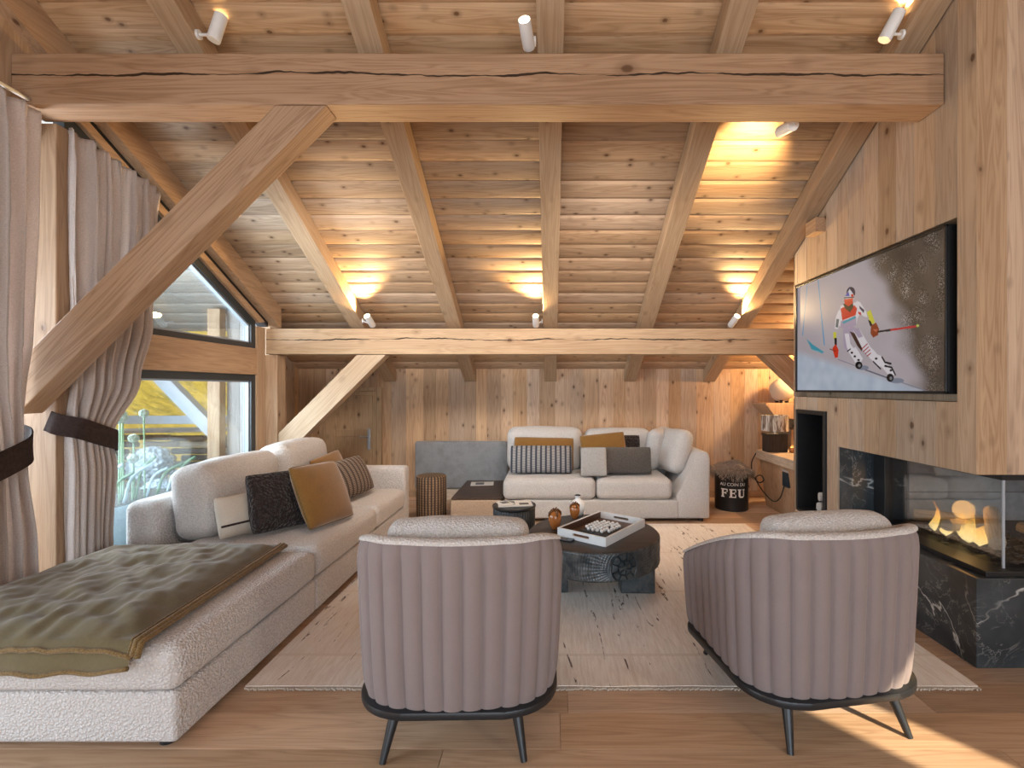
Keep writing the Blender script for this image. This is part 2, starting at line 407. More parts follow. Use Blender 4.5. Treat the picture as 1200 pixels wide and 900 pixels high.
def pillow(w, h, t, n=16, pinch=.03, lump=0.0, seed=0, pw=.40):
    """throw pillow standing in the local XZ plane on z=0, front towards -Y"""
    bm = bmesh.new(); g = {}
    for s in (-1, 1):
        for i in range(n + 1):
            for j in range(n + 1):
                u = sin((-1 + 2 * i / n) * pi / 2); v = sin((-1 + 2 * j / n) * pi / 2)
                edge = i in (0, n) or j in (0, n)
                if edge and (1, i, j) in g: g[(s, i, j)] = g[(1, i, j)]; continue
                if edge and (-1, i, j) in g: g[(s, i, j)] = g[(-1, i, j)]; continue
                x = w / 2 * u * (1 - pinch * (1 - v * v)); z = h / 2 + h / 2 * v * (1 - pinch * (1 - u * u))
                cr = 1 - .045 * (u * u * v * v) ** 2; x *= cr; z = h / 2 + (z - h / 2) * cr
                y = s * t / 2 * (max(0, 1 - u * u) * max(0, 1 - v * v)) ** pw
                p = Vector((x, y, z))
                if lump and not edge: p += Vector((0, noise.noise(Vector((x * 7 + seed, s * 3, z * 7))) * lump, 0))
                g[(s, i, j)] = bm.verts.new(p)
        for i in range(n):
            for j in range(n):
                q = [g[(s, i, j)], g[(s, i + 1, j)], g[(s, i + 1, j + 1)], g[(s, i, j + 1)]]
                bm.faces.new(q if s < 0 else q[::-1])
    return bm
def pillow_edge(w, h, pinch=.03, n=24):
    pts = []
    for a, b in (((-1, -1), (1, -1)), ((1, -1), (1, 1)), ((1, 1), (-1, 1)), ((-1, 1), (-1, -1))):
        for k in range(n):
            u = a[0] + (b[0] - a[0]) * k / n; v = a[1] + (b[1] - a[1]) * k / n
            cr = 1 - .045 * (u * u * v * v) ** 2
            pts.append((w / 2 * u * (1 - pinch * (1 - v * v)) * cr, 0, h / 2 + h / 2 * v * (1 - pinch * (1 - u * u)) * cr))
    return pts + pts[:1]
# ------------------------------------------------------------------ camera
F, CX, CY, H = 560.0, 645.0, 455.0, 1.25
def W(px, py, d): return Vector(((px - CX) * d / F, d, H - (py - CY) * d / F))
cam = bpy.data.cameras.new('camera'); cam.lens = F / 1200 * 36; cam.sensor_width = 36
cam.shift_x = -(CX - 600) / 1200; cam.shift_y = (CY - 450) / 1200; cam.clip_start = .02
co = bpy.data.objects.new('camera', cam); COL.objects.link(co); co.location = (0, 0, H); co.rotation_euler = (pi / 2, 0, 0); SC.camera = co
ZC = lambda y: 4.44 - .54 * y          # underside of the roof boards
ZB = lambda y: 4.289 - .54 * y         # underside of the rafters
RIDGE = .2
# ------------------------------------------------------------------ floor
bm = bmesh.new(); y = -2.6
while y < 5.6:
    w = .185; x = -3.0 - random.random() * 1.5
    while x < 4.0:
        L = random.uniform(1.3, 2.3); g = .0012; t_ = rnd_tint()
        vs = [bm.verts.new(p) for p in ((x + g, y + g, 0), (x + L - g, y + g, 0), (x + L - g, y + w - g, 0), (x + g, y + w - g, 0))]
        vb = [bm.verts.new((v.co.x, v.co.y, -.004)) for v in vs]
        fs = [bm.faces.new(vs)] + [bm.faces.new((vs[i], vb[i], vb[(i + 1) % 4], vs[(i + 1) % 4])) for i in range(4)]
        tinted(bm, fs, t_); x += L
    y += w
tinted(bm, box(bm, (-3.1, -2.7, -.12), (4.1, 5.7, -.004)).faces[-6:], (.2, .5, .5, 1))
struct('floor', bm, M['floor'])
# ------------------------------------------------------------------ ceiling boards
def boards(bm, x0, x1, s0, s1, f, pitch=.13, amp=.006):
    y = s0
    while (y > s1):
        y2 = max(y - pitch, s1); t_ = rnd_tint(); prev = None; n = 7; fs = []
        for k in range(n + 1):
            q = k / n; yy = y + (y2 - y) * q
            off = -amp * (1 - (2 * q - 1) ** 2) + (.006 if k in (0, n) else 0)
            p, nn = f(yy); r = [bm.verts.new((x, p[1] + nn[1] * off, p[2] + nn[2] * off)) for x in (x0, x1)]
            if prev: fs.append(bm.faces.new((prev[0], prev[1], r[1], r[0])))
            prev = r
        tinted(bm, fs, t_); y = y2
nup = Vector((0, .54, 1)).normalized()
bm = bmesh.new(); boards(bm, -2.95, 3.95, 5.62, RIDGE, lambda y: ((0, y, ZC(y)), nup))
prism(bm, [(5.62, ZC(5.62) + .02), (RIDGE, ZC(RIDGE) + .02), (RIDGE, ZC(RIDGE) + .16), (5.62, ZC(5.62) + .16)], 'x', -2.95, 3.95)
struct('ceiling', bm, M['ceil'])
ZR = lambda y: ZC(RIDGE) - .54 * (RIDGE - y)
bm = bmesh.new(); prism(bm, [(RIDGE, ZR(RIDGE)), (-2.75, ZR(-2.75)), (-2.75, ZR(-2.75) + .15), (RIDGE, ZR(RIDGE) + .15)], 'x', -2.95, 3.95)
struct('ceiling_rear', bm, M['ceil'])
# ------------------------------------------------------------------ vertical board walls
def plank(bm, a0, a1, zl, zh0, zh1, place, th=.03, c=.0035, tint=None):
    prof = [(a0, th), (a0, c), (a0 + c, 0), (a1 - c, 0), (a1, c), (a1, th)]
    zt = lambda a: zh0 + (zh1 - zh0) * (a - a0) / (a1 - a0)
    lo = [bm.verts.new((*place(a, d), zl)) for a, d in prof]; hi = [bm.verts.new((*place(a, d), zt(a))) for a, d in prof]
    fs = [bm.faces.new((lo[i], lo[i + 1], hi[i + 1], hi[i])) for i in range(5)] + [bm.faces.new(lo[::-1]), bm.faces.new(hi), bm.faces.new((lo[0], hi[0], hi[5], lo[5]))]
    tinted(bm, fs, tint or rnd_tint())
def widths(a, b, lo, hi):
    out = [a]
    while out[-1] < b - hi: out.append(out[-1] + random.uniform(lo, hi))
    return out + [b]
e = widths(-2.92, 3.3, .13, .21)
bm = bmesh.new()
for a, b in zip(e, e[1:]): plank(bm, a, b, 0, 1.50, 1.50, lambda a, d: (a, 5.50 + d))
tinted(bm, box(bm, (-2.95, 5.53, -.1), (3.4, 5.62, 1.5)).faces[-6:], (.3, .5, .5, 1))
struct('wall_back', bm, M['plank_z'])
bm = bmesh.new()
e = widths(4.5, 5.5, .13, .2)
for a, b in zip(e, e[1:]): plank(bm, a, b, 0, ZC(a), ZC(b), lambda a, d: (-2.90 - d, a))
tinted(bm, box(bm, (-2.93, 4.47, 0), (-2.62, 4.5, ZC(4.5))).faces[-6:], (.3, .5, .5, 1))
struct('wall_left_back', bm, M['plank_z'])
bm = bmesh.new()       # right side wall of the bay behind the fireplace block
e = widths(3.73, 5.5, .13, .2)
for a, b in zip(e, e[1:]): plank(bm, a, b, 0, ZC(a), ZC(b), lambda a, d: (3.30 + d, a))
struct('wall_right_back', bm, M['plank_z'])
bm = B((-2.92, 5.482, 0), (3.3, 5.5, .07), .003); struct('baseboard_back', bm, M['trimy'])
# outer right wall with the tall window that lets the low sun in, rear wall with its wide window (behind the camera)
bm = bmesh.new()
SY0, SY1, SZ0, SZ1 = -1.76, -1.28, 1.55, 2.72
box(bm, (3.9, -2.6, -.1), (4.0, SY0, 4.4)); box(bm, (3.9, SY1, -.1), (4.0, 2.2, 4.4)); box(bm, (3.9, SY0, -.1), (4.0, SY1, SZ0)); box(bm, (3.9, SY0, SZ1), (4.0, SY1, 4.4))
tinted(bm, bm.faces, (.5, .5, .5, 1)); struct('wall_right', bm, M['plank_z'])
bm = bmesh.new()
box(bm, (-2.7, -2.7, -.1), (-1.9, -2.6, 3.0)); box(bm, (2.6, -2.7, -.1), (4.0, -2.6, 3.0)); box(bm, (-1.9, -2.7, 2.35), (2.6, -2.6, 3.0)); box(bm, (-1.9, -2.7, -.1), (2.6, -2.6, .1))
tinted(bm, bm.faces, (.5, .5, .5, 1)); struct('wall_rear', bm, M['plank_z'])
# left wall: solid parts
bm = bmesh.new()
prism(bm, [(-2.6, 0), (-.1, 0), (-.1, ZC(-.1) - .5), (-2.6, 2.8)], 'x', -2.70, -2.60)
prism(bm, [(-.1, 2.52), (2.43, 2.52), (2.43, ZC(2.43) - .01), (.2, ZC(.2) - .01), (-.1, ZR(-.1))], 'x', -2.70, -2.60)
prism(bm, [(4.235, 0), (4.36, 0), (4.36, 1.80), (4.235, 1.80)], 'x', -2.68, -2.60, .003)       # jamb board beside the window
tinted(bm, bm.faces, (.5, .5, .5, 1)); struct('wall_left', bm, M['post'])
struct('trim_1', B((-2.70, 2.57, 1.37), (-2.60, 4.235, 1.602), .004), M['trimy'])          # transom between the two windows
bm = bmesh.new(); Y0, Y1 = 2.44, 4.36                                                        # raked head boards
rk = lambda y, c: c - .54 * y
prism(bm, [(Y0, rk(Y0, 4.135)), (Y1 - .1, rk(Y1 - .1, 4.135)), (Y1 - .02, rk(Y1 - .02, 4.195)), (Y0, rk(Y0, 4.195))], 'x', -2.70, -2.59); struct('trim_2', bm, M['trimy'])
bm = bmesh.new(); prism(bm, [(Y0, rk(Y0, 4.197)), (Y1 + .05, rk(Y1 + .05, 4.197)), (Y1 + .05, rk(Y1 + .05, 4.238)), (Y0, rk(Y0, 4.238))], 'x', -2.70, -2.605); struct('trim_3', bm, M['black'])
bm = bmesh.new(); prism(bm, [(.2, rk(.2, 4.24)), (4.50, rk(4.50, 4.24)), (4.50, ZC(4.5) - .004), (.2, ZC(.2) - .004)], 'x', -2.66, -2.535); struct('trim_4', bm, M['trimy'])
# windows of the left wall
def frame_poly(outer, inner, x0, x1):
    bm = bmesh.new(); n = len(outer)
    for a, b in ((x0, 1), (x1, -1)):
        pass
    vo = [[bm.verts.new((x, u, v)) for u, v in outer] for x in (x0, x1)]; vi = [[bm.verts.new((x, u, v)) for u, v in inner] for x in (x0, x1)]
    for i in range(n):
        j = (i + 1) % n
        for k in (0, 1): bm.faces.new((vo[k][i], vo[k][j], vi[k][j], vi[k][i]))
        bm.faces.new((vo[0][i], vo[0][j], vo[1][j], vo[1][i])); bm.faces.new((vi[0][i], vi[0][j], vi[1][j], vi[1][i]))
    return bm
def window(name, outer, inner):
    f = struct(name, frame_poly(outer, inner, -2.675, -2.615), M['frame'])
    bm = bmesh.new(); prism(bm, inner, 'x', -2.655, -2.640); link('glass_pane', bm, M['glass'], f)
    ins = [(u + (.012 if u < 3.4 else -.012), v + (.012 if v < 1 or (v < 1.7 and v > 1.6) else -.012)) for u, v in inner]
    link('inner_bead', frame_poly(inner, ins, -2.662, -2.632), M['rail'], f)
    return f
yt = lambda z, c: (c - z) / .54
window('window_1', [(2.57, 0), (4.235, 0), (4.235, 1.368), (2.57, 1.368)], [(2.63, .06), (4.175, .06), (4.175, 1.315), (2.63, 1.315)])
window('window_2', [(2.57, 1.604), (4.235, 1.604), (4.235, rk(4.235, 4.133)), (2.57, rk(2.57, 4.133))], [(2.63, 1.645), (4.175, 1.645), (4.175, rk(4.175, 4.06)), (2.63, rk(2.63, 4.06))])
# ------------------------------------------------------------------ timber frame
def timber(name, label, cat, loc, size, mat, group=None, bev=.006):
    o = link(name, B((0, 0, 0), size, bev), mat); o.location = loc; return tag(o, label, cat, group)
timber('tie_beam', 'large brown timber beam with a long crack crossing the room near the top', 'beam', (-2.598, 2.30, 2.618), (4.495, .16, .246), M['beam'], 'tie beams')
timber('tie_beam', 'pale timber beam above the back sofa, lower and farther of the two beams', 'beam', (-2.598, 4.36, 1.56), (5.85, .16, .235), M['beam2'], 'tie beams')
xd = Vector((0, -1, .54)).normalized(); RL = (5.49 - RIDGE) * sqrt(1 + .54 ** 2)
names = ['rafter nearest the sloped window, first from the left', 'rafter between the window side and the ceiling centre, second from the left', 'rafter running straight down the middle of the ceiling',
         'rafter right of the central one, second from the right', 'rafter along the television wall, rightmost in the ceiling']
for X, nm in zip((-1.84, -.92, 0.0, .915, 1.825), names):
    w = .135
    o = link('rafter', B((0, -w / 2, 0), (RL, w / 2, .121), .004), M['rafter'])
    zz = xd.cross(Vector((1, 0, 0)))
    o.matrix_world = Matrix(((xd.x, 1, zz.x, X), (xd.y, 0, zz.y, 5.49), (xd.z, 0, zz.z, ZB(5.49)), (0, 0, 0, 1)))
    tag(o, 'pine ' + nm, 'rafter', 'roof rafters')
def brace(name, label, cat, poly, y0, y1, ang, mat, group):
    o0 = Vector((poly[0][0], y0, poly[0][1])); ca, sa = cos(ang), sin(ang)
    loc = [((x - o0.x) * ca + (z - o0.z) * sa, -(x - o0.x) * sa + (z - o0.z) * ca) for x, z in poly]
    bm = bmesh.new(); prism(bm, loc, 'y', 0, y1 - y0, .005)
    o = link(name, bm, mat); o.location = o0; o.rotation_euler = (0, -ang, 0); return tag(o, label, cat, group)
a, b = 3.945, 3.697; zt = 2.616; xl = -2.575
brace('diagonal_brace', 'thick brown diagonal timber brace crossing in front of the curtains', 'brace', [(xl, xl + b), (zt - b, zt), (zt - a, zt), (xl, xl + a)], 2.305, 2.425, pi / 4, M['brace'], 'diagonal braces')
a, b = 3.325, 3.06; zt = 1.557; xl = -2.488
brace('diagonal_brace', 'pale diagonal timber brace rising behind the left sofa to the far beam', 'brace', [(xl, xl + b), (zt - b, zt), (zt - a, zt), (xl, xl + a)], 4.37, 4.49, pi / 4, M['brace2'], 'diagonal braces')
zt = 1.557; a, b = 1.557 + 1.93, 1.557 + 2.17
brace('diagonal_brace', 'dark diagonal brace behind the left edge of the television wall', 'brace', [(2.9, b - 2.9 - .19), (2.9, b - 2.9), (b - zt, zt), (a - zt, zt)], 4.37, 4.49, -pi / 4, M['brace'], 'diagonal braces')
o = link('timber_post', B((0, 0, 0), (.185, .10, 2.60), .006), M['post_brown']); o.location = (-2.70, 2.432, 0); tag(o, 'brown timber post standing between the two tied curtains', 'post', 'timber posts')
o = link('timber_post', B((0, 0, 0), (.145, .14, 1.555), .005), M['post']); o.location = (-2.638, 4.362, 0); tag(o, 'timber post in the back corner right of the windows', 'post', 'timber posts')
o = link('purlin_stub', B((1.83, 3.30, 0), (1.899, 3.43, .10), .004), M['trimy']); o.location = (0, 0, 2.333)
tag(o, 'short timber block between rafter and top of television wall', 'timber block')
# ------------------------------------------------------------------ fireplace block (its walls are setting)
XF, YF, YB, ZH = 1.90, 2.13, 3.73, .865
NI = (3.285, 3.675, .32, 1.09)                 # log niche: y0, y1, z0, z1
TVR = (2.235, 3.705, 1.185, 2.05)              # television recess
edges = [2.13, 2.235, 2.36, 2.50, 2.63, 2.77, 2.90, 3.05, 3.165, 3.285, 3.40, 3.54, 3.675, 3.73]
bm = bmesh.new()
pl = lambda a, d: (XF + d, a)
for a, b in zip(edges, edges[1:]):
    lo = ZH if b <= 3.2 else 0
    segs = [(lo, None)]
    if a >= TVR[0] - .001 and b <= TVR[1] + .03: segs = [(lo, TVR[2]), (TVR[3], None)]
    if a >= NI[0] - .001 and b <= NI[1] + .001: segs = [(0, NI[2]), (NI[3], TVR[2]), (TVR[3], None)]
    for z0, z1 in segs:
        if z1 is None: plank(bm, a, b, z0, ZC(a) - .006, ZC(b) - .006, pl, .09)
        else: plank(bm, a, b, z0, z1, z1, pl, .09)
for (lo, hi) in (((1.99, 2.13, ZH), (2.02, 3.27, 2.38)), ((1.99, 3.27, 1.12), (2.02, 3.73, 2.38)), ((1.90, 3.715, 0), (3.3, 3.73, 2.40))): tinted(bm, box(bm, lo, hi).faces[-6:], (.3, .5, .5, 1))
struct('wall_fireplace', bm, M['plank_grey'])
bm = bmesh.new(); e = [1.90, 2.035, 2.20, 2.33, 2.5, 2.66, 2.8, 2.97, 3.1, 3.3, 3.45, 3.6, 3.75, 3.9]
for a, b in zip(e, e[1:]): plank(bm, a, b, ZH, ZC(2.13) - .006, ZC(2.13) - .006, lambda a, d: (a - (.0015 if a == 1.90 else 0), 2.127 + d), .003)
tinted(bm, box(bm, (2.02, 2.131, ZH), (3.9, 3.20, ZH + .03)).faces[-6:], (.3, .5, .5, 1)); tinted(bm, box(bm, (1.995, 2.131, ZH), (3.9, 2.18, ZC(2.13) - .006)).faces[-6:], (.3, .5, .5, 1))
struct('wall_fireplace_front', bm, M['plank_z'])
# fireplace
fp = thing('fireplace', 'corner glass fireplace on a black veined marble plinth below the television', 'fireplace', (1.9, 2.13, 0))
bm = bmesh.new(); box(bm, (1.902, 2.132, 0), (2.42, 3.21, .40), .003); box(bm, (2.422, 2.132, 0), (3.88, 3.21, .40), .003)
wpart('marble_plinth', bm, M['marble'], fp)
bm = B((1.915, 3.03, .40), (2.06, 3.21, .862), .002); wpart('marble_upright', bm, M['marble'], fp)
bm = B((1.96, 2.15, .40), (3.88, 3.03, .425), .003); wpart('hearth_slab', bm, M['blackmetal'], fp)
bm = bmesh.new(); box(bm, (2.05, 2.93, .425), (2.10, 3.03, .86), .002); box(bm, (2.06, 2.18, .83), (2.10, 2.93, .862)); box(bm, (2.10, 2.18, .83), (3.85, 2.22, .862))
wpart('metal_frame', bm, M['blackmetal'], fp)
wpart('glass_pane', B((2.075, 2.195, .425), (2.081, 2.93, .832)), M['fireglass'], fp)
wpart('glass_pane', B((2.0815, 2.195, .425), (3.85, 2.201, .832)), M['fireglass'], fp)
wpart('corner_seam', B((2.072, 2.189, .425), (2.083, 2.1945, .835)), M['rail'], fp)
bm = bmesh.new(); box(bm, (2.10, 3.005, .425), (3.88, 3.025, .86)); box(bm, (2.70, 2.99, .425), (2.72, 3.003, .86)); box(bm, (3.86, 2.2, .425), (3.88, 3.0, .86)); box(bm, (2.06, 2.15, .864), (3.88, 3.03, .8645))
wpart('firebox_lining', bm, M['charcoal'], fp)
bm = bmesh.new(); box(bm, (2.24, 2.985, .425), (3.2, 3.003, .60), .003); box(bm, (2.24, 2.985, .604), (3.2, 3.003, .80), .003)
wpart('firebox_panel', bm, M['concrete'], fp)
bm = bmesh.new()
for k in range(260):
    b2 = bmesh.new(); bmesh.ops.create_icosphere(b2, subdivisions=1, radius=random.uniform(.007, .016))
    merge(bm, b2, Matrix.Translation((random.uniform(2.11, 2.6), random.uniform(2.23, 2.85), .43 + random.random() * .012)) @ Matrix.Diagonal((1.4, 1, .6, 1)))
o = wpart('ember_bed', bm, M['pebble'], fp); o['kind'] = 'stuff'
def logmesh(L, r, seg=9, seed=0):
    bm = bmesh.new(); n = 6; rings = []
    for i in range(n + 1):
        rr = []
        for k in range(seg):
            a = 2 * pi * k / seg; q = r * (1 + .22 * noise.noise(Vector((cos(a) * 1.3 + seed, sin(a) * 1.3, i * .5))))
            if k in (0, 1, 2): q *= .82
            rr.append(bm.verts.new((-L / 2 + L * i / n, q * cos(a), q * sin(a))))
        rings.append(rr)
    for i in range(n):
        for k in range(seg): bm.faces.new((rings[i][k], rings[i][(k + 1) % seg], rings[i + 1][(k + 1) % seg], rings[i + 1][k]))
    bm.faces.new(rings[0][::-1]); bm.faces.new(rings[-1]); return bm
for i, (x, y, z, rz, ry, L, r, lab) in enumerate([(2.26, 2.44, .545, .9, -.35, .30, .038, 'pale split log leaning up at the front corner of the fireplace glass'), (2.29, 2.60, .512, .25, .05, .36, .034, 'split log lying across the embers under the flames'),
        (2.32, 2.78, .500, -.5, .0, .34, .036, 'split log at the back of the fire bed'), (2.53, 2.44, .500, 1.35, .03, .34, .032, 'charred split log deepest inside the fireplace')]):
    o = link('fire_log', logmesh(L, r, seed=i * 3), M['log'], smooth=True, angle=35); o.location = (x, y, z); o.rotation_euler = (0, ry, rz); tag(o, lab, 'log', 'burning logs in the fireplace')
fl = thing('fire', 'small orange flames burning on the logs behind the glass', 'fire', (2.2, 2.58, .44))
for k, (x, y, h, w) in enumerate([(2.19, 2.50, .22, .036), (2.17, 2.62, .15, .030), (2.22, 2.56, .18, .034), (2.25, 2.48, .14, .036), (2.18, 2.71, .17, .020), (2.20, 2.45, .11, .03)]):
    bm = bmesh.new(); prof = [(0, 0), (w * .75, .02), (w, h * .22), (w * .72, h * .48), (w * .38, h * .72), (w * .12, h * .92), (0, h)]; lathe(bm, prof, seg=14)
    for v in bm.verts:
        q = v.co.z / h; v.co.x += .022 * sin(q * 5 + k) * q; v.co.y += .03 * sin(q * 6 + k * 2) * q; v.co.x *= 1 + .25 * sin(3 * math.atan2(v.co.y, v.co.x + 1e-6))
    bmesh.ops.translate(bm, verts=bm.verts[:], vec=(x - 2.2, y - 2.58, .0)); link('flame', bm, M['flame'], fl, True)
# log niche
nc = thing('log_niche', 'tall black metal log niche set in the wood left of the fireplace', 'niche', (1.9, 3.48, .32))
y0, y1, z0, z1 = NI; bm = bmesh.new()
for lo, hi in (((1.885, y0 + .0005, z0 + .0005), (2.34, y0 + .028, z1 - .0005)), ((1.885, y1 - .028, z0 + .0005), (2.34, y1 - .0005, z1 - .0005)), ((1.885, y0 + .028, z1 - .03), (2.34, y1 - .028, z1 - .0005)), ((1.885, y0 + .028, z0 + .0005), (2.34, y1 - .028, z0 + .02))): box(bm, lo, hi, .002)
wpart('metal_surround', bm, M['blackmetal'], nc); wpart('back_panel', B((2.345, y0, z0), (2.36, y1, z1)), M['black'], nc)
for i, (y, z, rz, lab) in enumerate([(3.40, .385, .1, 'birch log lying at the bottom of the black niche'), (3.48, .455, -.25, 'birch log resting on top inside the black niche'), (3.52, .382, .05, 'birch log at the back bottom of the black niche')]):
    o = link('firewood_log', logmesh(.26, .036, seed=20 + i), M['paper'], smooth=True, angle=35); o.location = (2.10, y, z); o.rotation_euler = (0, 0, rz); tag(o, lab, 'log', 'logs in the niche')
# ------------------------------------------------------------------ television
tv = thing('television', 'wall television showing a ski racer carving through snow', 'television', (1.885, 2.97, 1.22))
TY0, TY1, TZ0, TZ1 = 2.273, 3.67, 1.222, 2.031
bm = bmesh.new(); bz = .012
box(bm, (1.893, TY0, TZ0), (1.945, TY1, TZ1), .003)
box(bm, (1.882, TY0, TZ0), (1.896, TY0 + bz, TZ1), .002); box(bm, (1.882, TY1 - bz, TZ0), (1.896, TY1, TZ1), .002); box(bm, (1.882, TY0, TZ0), (1.896, TY1, TZ0 + bz * 1.2), .002); box(bm, (1.882, TY0, TZ1 - bz), (1.896, TY1, TZ1), .002)
wpart('tv_frame', bm, M['blackmetal'], tv)
wpart('wall_bracket', B((1.945, 2.75, 1.45), (1.989, 3.2, 1.8)), M['black'], tv)
def zo(p): return (930 + p[0] / 5.806, 310 + p[1] / 5.806)
def to_tv(p):
    px, py = zo(p); d = 1.89 * F / (px - CX); return (d, H - (py - CY) * d / F)
SH = []
def S(col, *pts): SH.append(('p', col, [to_tv(p) for p in pts]))
def Ln(col, w, *pts): SH.append(('l', col, [to_tv(p) for p in pts], w))
def El(col, c, r):
    SH.append(('p', col, [to_tv((c[0] + r[0] * cos(a * pi / 9), c[1] + r[1] * sin(a * pi / 9))) for a in range(18)]))
WH, LI, NV, RD, OR, YE, BK, TE = (.86, .83, .85), (.66, .60, .68), (.07, .07, .24), (.78, .09, .07), (.80, .20, .09), (.80, .78, .25), (.05, .04, .05), (.25, .58, .66)
Ln((.30, .58, .75), .010, (92, 130), (60, 480)); Ln((.30, .58, .75), .011, (165, 100), (188, 350), (208, 545))
S(TE, (85, 505), (130, 545), (205, 595), (195, 605), (120, 575)); S((.45, .72, .76), (110, 575), (210, 600), (150, 590))
Ln((.5, .5, .56), .005, (300, 645), (640, 770), (900, 860)); Ln((.35, .35, .4), .006, (440, 700), (660, 780))
El((.50, .52, .58), (470, 702), (40, 16)); El((.50, .52, .58), (700, 790), (50, 18))
S(LI, (335, 425), (400, 400), (430, 470), (380, 500), (395, 560), (372, 600), (340, 560)); S(WH, (345, 470), (375, 470), (385, 540), (460, 640), (455, 680), (415, 660), (372, 595), (360, 560))
S((.25, .15, .13), (380, 455), (420, 470), (475, 560), (460, 590), (430, 550)); S(WH, (400, 440), (440, 430), (520, 560), (560, 600), (590, 700), (520, 640), (470, 580)); S(LI, (400, 440), (440, 430), (470, 490), (440, 500))
for k in range(4): Ln((.60, .12, .12), .006, (462 + k * 12, 575 + k * 16), (500 + k * 9, 540 + k * 20))
S(WH, (520, 590), (590, 620), (690, 745), (660, 770), (600, 700), (545, 660)); S(WH, (385, 585), (420, 560), (470, 640), (450, 680), (415, 665))
for c in ((395, 600), (415, 625), (440, 650), (560, 640), (625, 690), (660, 720)): El(BK, c, (9, 7))
Ln(BK, .010, (600, 630), (620, 665), (660, 675)); Ln(BK, .008, (540, 660), (590, 710)); Ln(BK, .008, (365, 590), (385, 575)); Ln(BK, .009, (620, 690), (665, 700), (690, 750))
El(BK, (442, 685), (24, 26)); El((.5, .5, .52), (446, 688), (10, 12)); El(BK, (655, 770), (24, 28)); El((.5, .5, .52), (660, 774), (10, 13))
S(WH, (320, 280), (430, 255), (470, 290), (432, 370), (425, 415), (345, 440), (305, 415), (305, 330)); S(LI, (320, 385), (425, 360), (425, 415), (345, 440), (315, 425))
S(RD, (318, 300), (352, 285), (380, 318), (412, 275), (430, 300), (420, 345), (330, 380)); S(BK, (336, 268), (402, 258), (405, 290), (382, 325), (350, 300)); S(TE, (330, 390), (420, 348), (422, 364), (338, 404))
S(WH, (305, 310), (325, 330), (300, 440), (278, 435), (285, 360)); S((.35, .40, .42), (290, 370), (308, 372), (300, 430), (284, 425)); S(YE, (268, 460), (290, 460), (288, 510), (270, 505)); S(BK, (276, 500), (292, 500), (292, 550), (278, 545))
S(OR, (262, 570), (285, 540), (304, 580), (300, 632), (280, 635)); Ln((.5, .2, .1), .006, (245, 575), (285, 590))
S(WH, (425, 245), (452, 258), (492, 320), (500, 360), (470, 350), (435, 310)); S((.20, .20, .30), (445, 280), (480, 310), (476, 330), (448, 300)); S(RD, (436, 320), (458, 328), (456, 345), (440, 335))
S(YE, (495, 325), (522, 308), (552, 395), (525, 410)); S(BK, (505, 375), (522, 385), (540, 420), (520, 420)); S((.55, .24, .12), (525, 415), (560, 395), (580, 440), (572, 480), (540, 497), (522, 470)); S((.75, .4, .3), (535, 440), (570, 440), (560, 462))
Ln(BK, .010, (575, 457), (660, 445)); Ln((.75, .22, .22), .011, (660, 445), (830, 420)); El((.75, .8, .4), (842, 416), (10, 10))
El(NV, (388, 192), (30, 40)); S((.80, .80, .84), (345, 225), (380, 165), (412, 210), (408, 238), (360, 238)); El(RD, (398, 210), (10, 9)); S((.30, .30, .65), (348, 215), (372, 185), (380, 215)); S(OR, (342, 238), (400, 232), (402, 262), (372, 285), (346, 268)); S((.85, .3, .2), (348, 236), (405, 228), (400, 246), (350, 252)); Ln(BK, .006, (345, 226), (408, 222))
NYS, NZS = 380, 220
ys = [TY0 + bz + (TY1 - TY0 - 2 * bz) * i / NYS for i in range(NYS + 1)]; zs = [TZ0 + bz * 1.2 + (TZ1 - TZ0 - 2.2 * bz) * j / NZS for j in range(NZS + 1)]
def inside(p, poly):
    c = False; j = len(poly) - 1
    for i in range(len(poly)):
        (xi, yi), (xj, yj) = poly[i], poly[j]
        if (yi > p[1]) != (yj > p[1]) and p[0] < (xj - xi) * (p[1] - yi) / (yj - yi) + xi: c = not c
        j = i
    return c
def segd(p, a, b):
    dx, dy = b[0] - a[0], b[1] - a[1]; t = max(0, min(1, ((p[0] - a[0]) * dx + (p[1] - a[1]) * dy) / (dx * dx + dy * dy + 1e-12)))
    return math.hypot(p[0] - a[0] - t * dx, p[1] - a[1] - t * dy)
def bg(y, z):
    d = y; px = CX + 1.89 * F / d; py = CY - (z - H) * F / d; u = (px - 930) * 5.806; v = (py - 310) * 5.806
    n1 = noise.noise(Vector((u * .006, v * .006, 3))); n2 = random.uniform(-.6, .6) * (.6 + .8 * noise.noise(Vector((y * 12, z * 12, 9)))); n3 = noise.noise(Vector((y * 14, z * 14, 1)))
    base = [.70 + .03 * n1, .66 + .03 * n1, .68 + .03 * n1]
    g = v - (600 + (u - 30) * .30); s = max(0, min(1, (g + 25) / 50)); sn = [.70 + .05 * n3, .74 + .05 * n3, .80 + .04 * n3]
    base = [b * (1 - s) + q * s for b, q in zip(base, sn)]
    bound = 520 + .42 * v if v < 600 else 772 + (v - 600) * .2
    k = max(0, min(1, (u - bound + 120 * n1 + 60) / 200)); k = k * k * (3 - 2 * k)
    if s > .5 and u < 880: k *= .25
    dk = [.36 + .10 * n1, .31 + .09 * n1, .27 + .08 * n1]
    if n2 > .20: dk = [x + (n2 - .20) * .9 for x in dk]
    elif n2 < -.2: dk = [x * .75 for x in dk]
    return [b * (1 - k) + q * k for b, q in zip(base, dk)]
img = [[bg((ys[i] + ys[i + 1]) / 2, (zs[j] + zs[j + 1]) / 2) for j in range(NZS)] for i in range(NYS)]
dy_, dz_ = ys[1] - ys[0], zs[1] - zs[0]
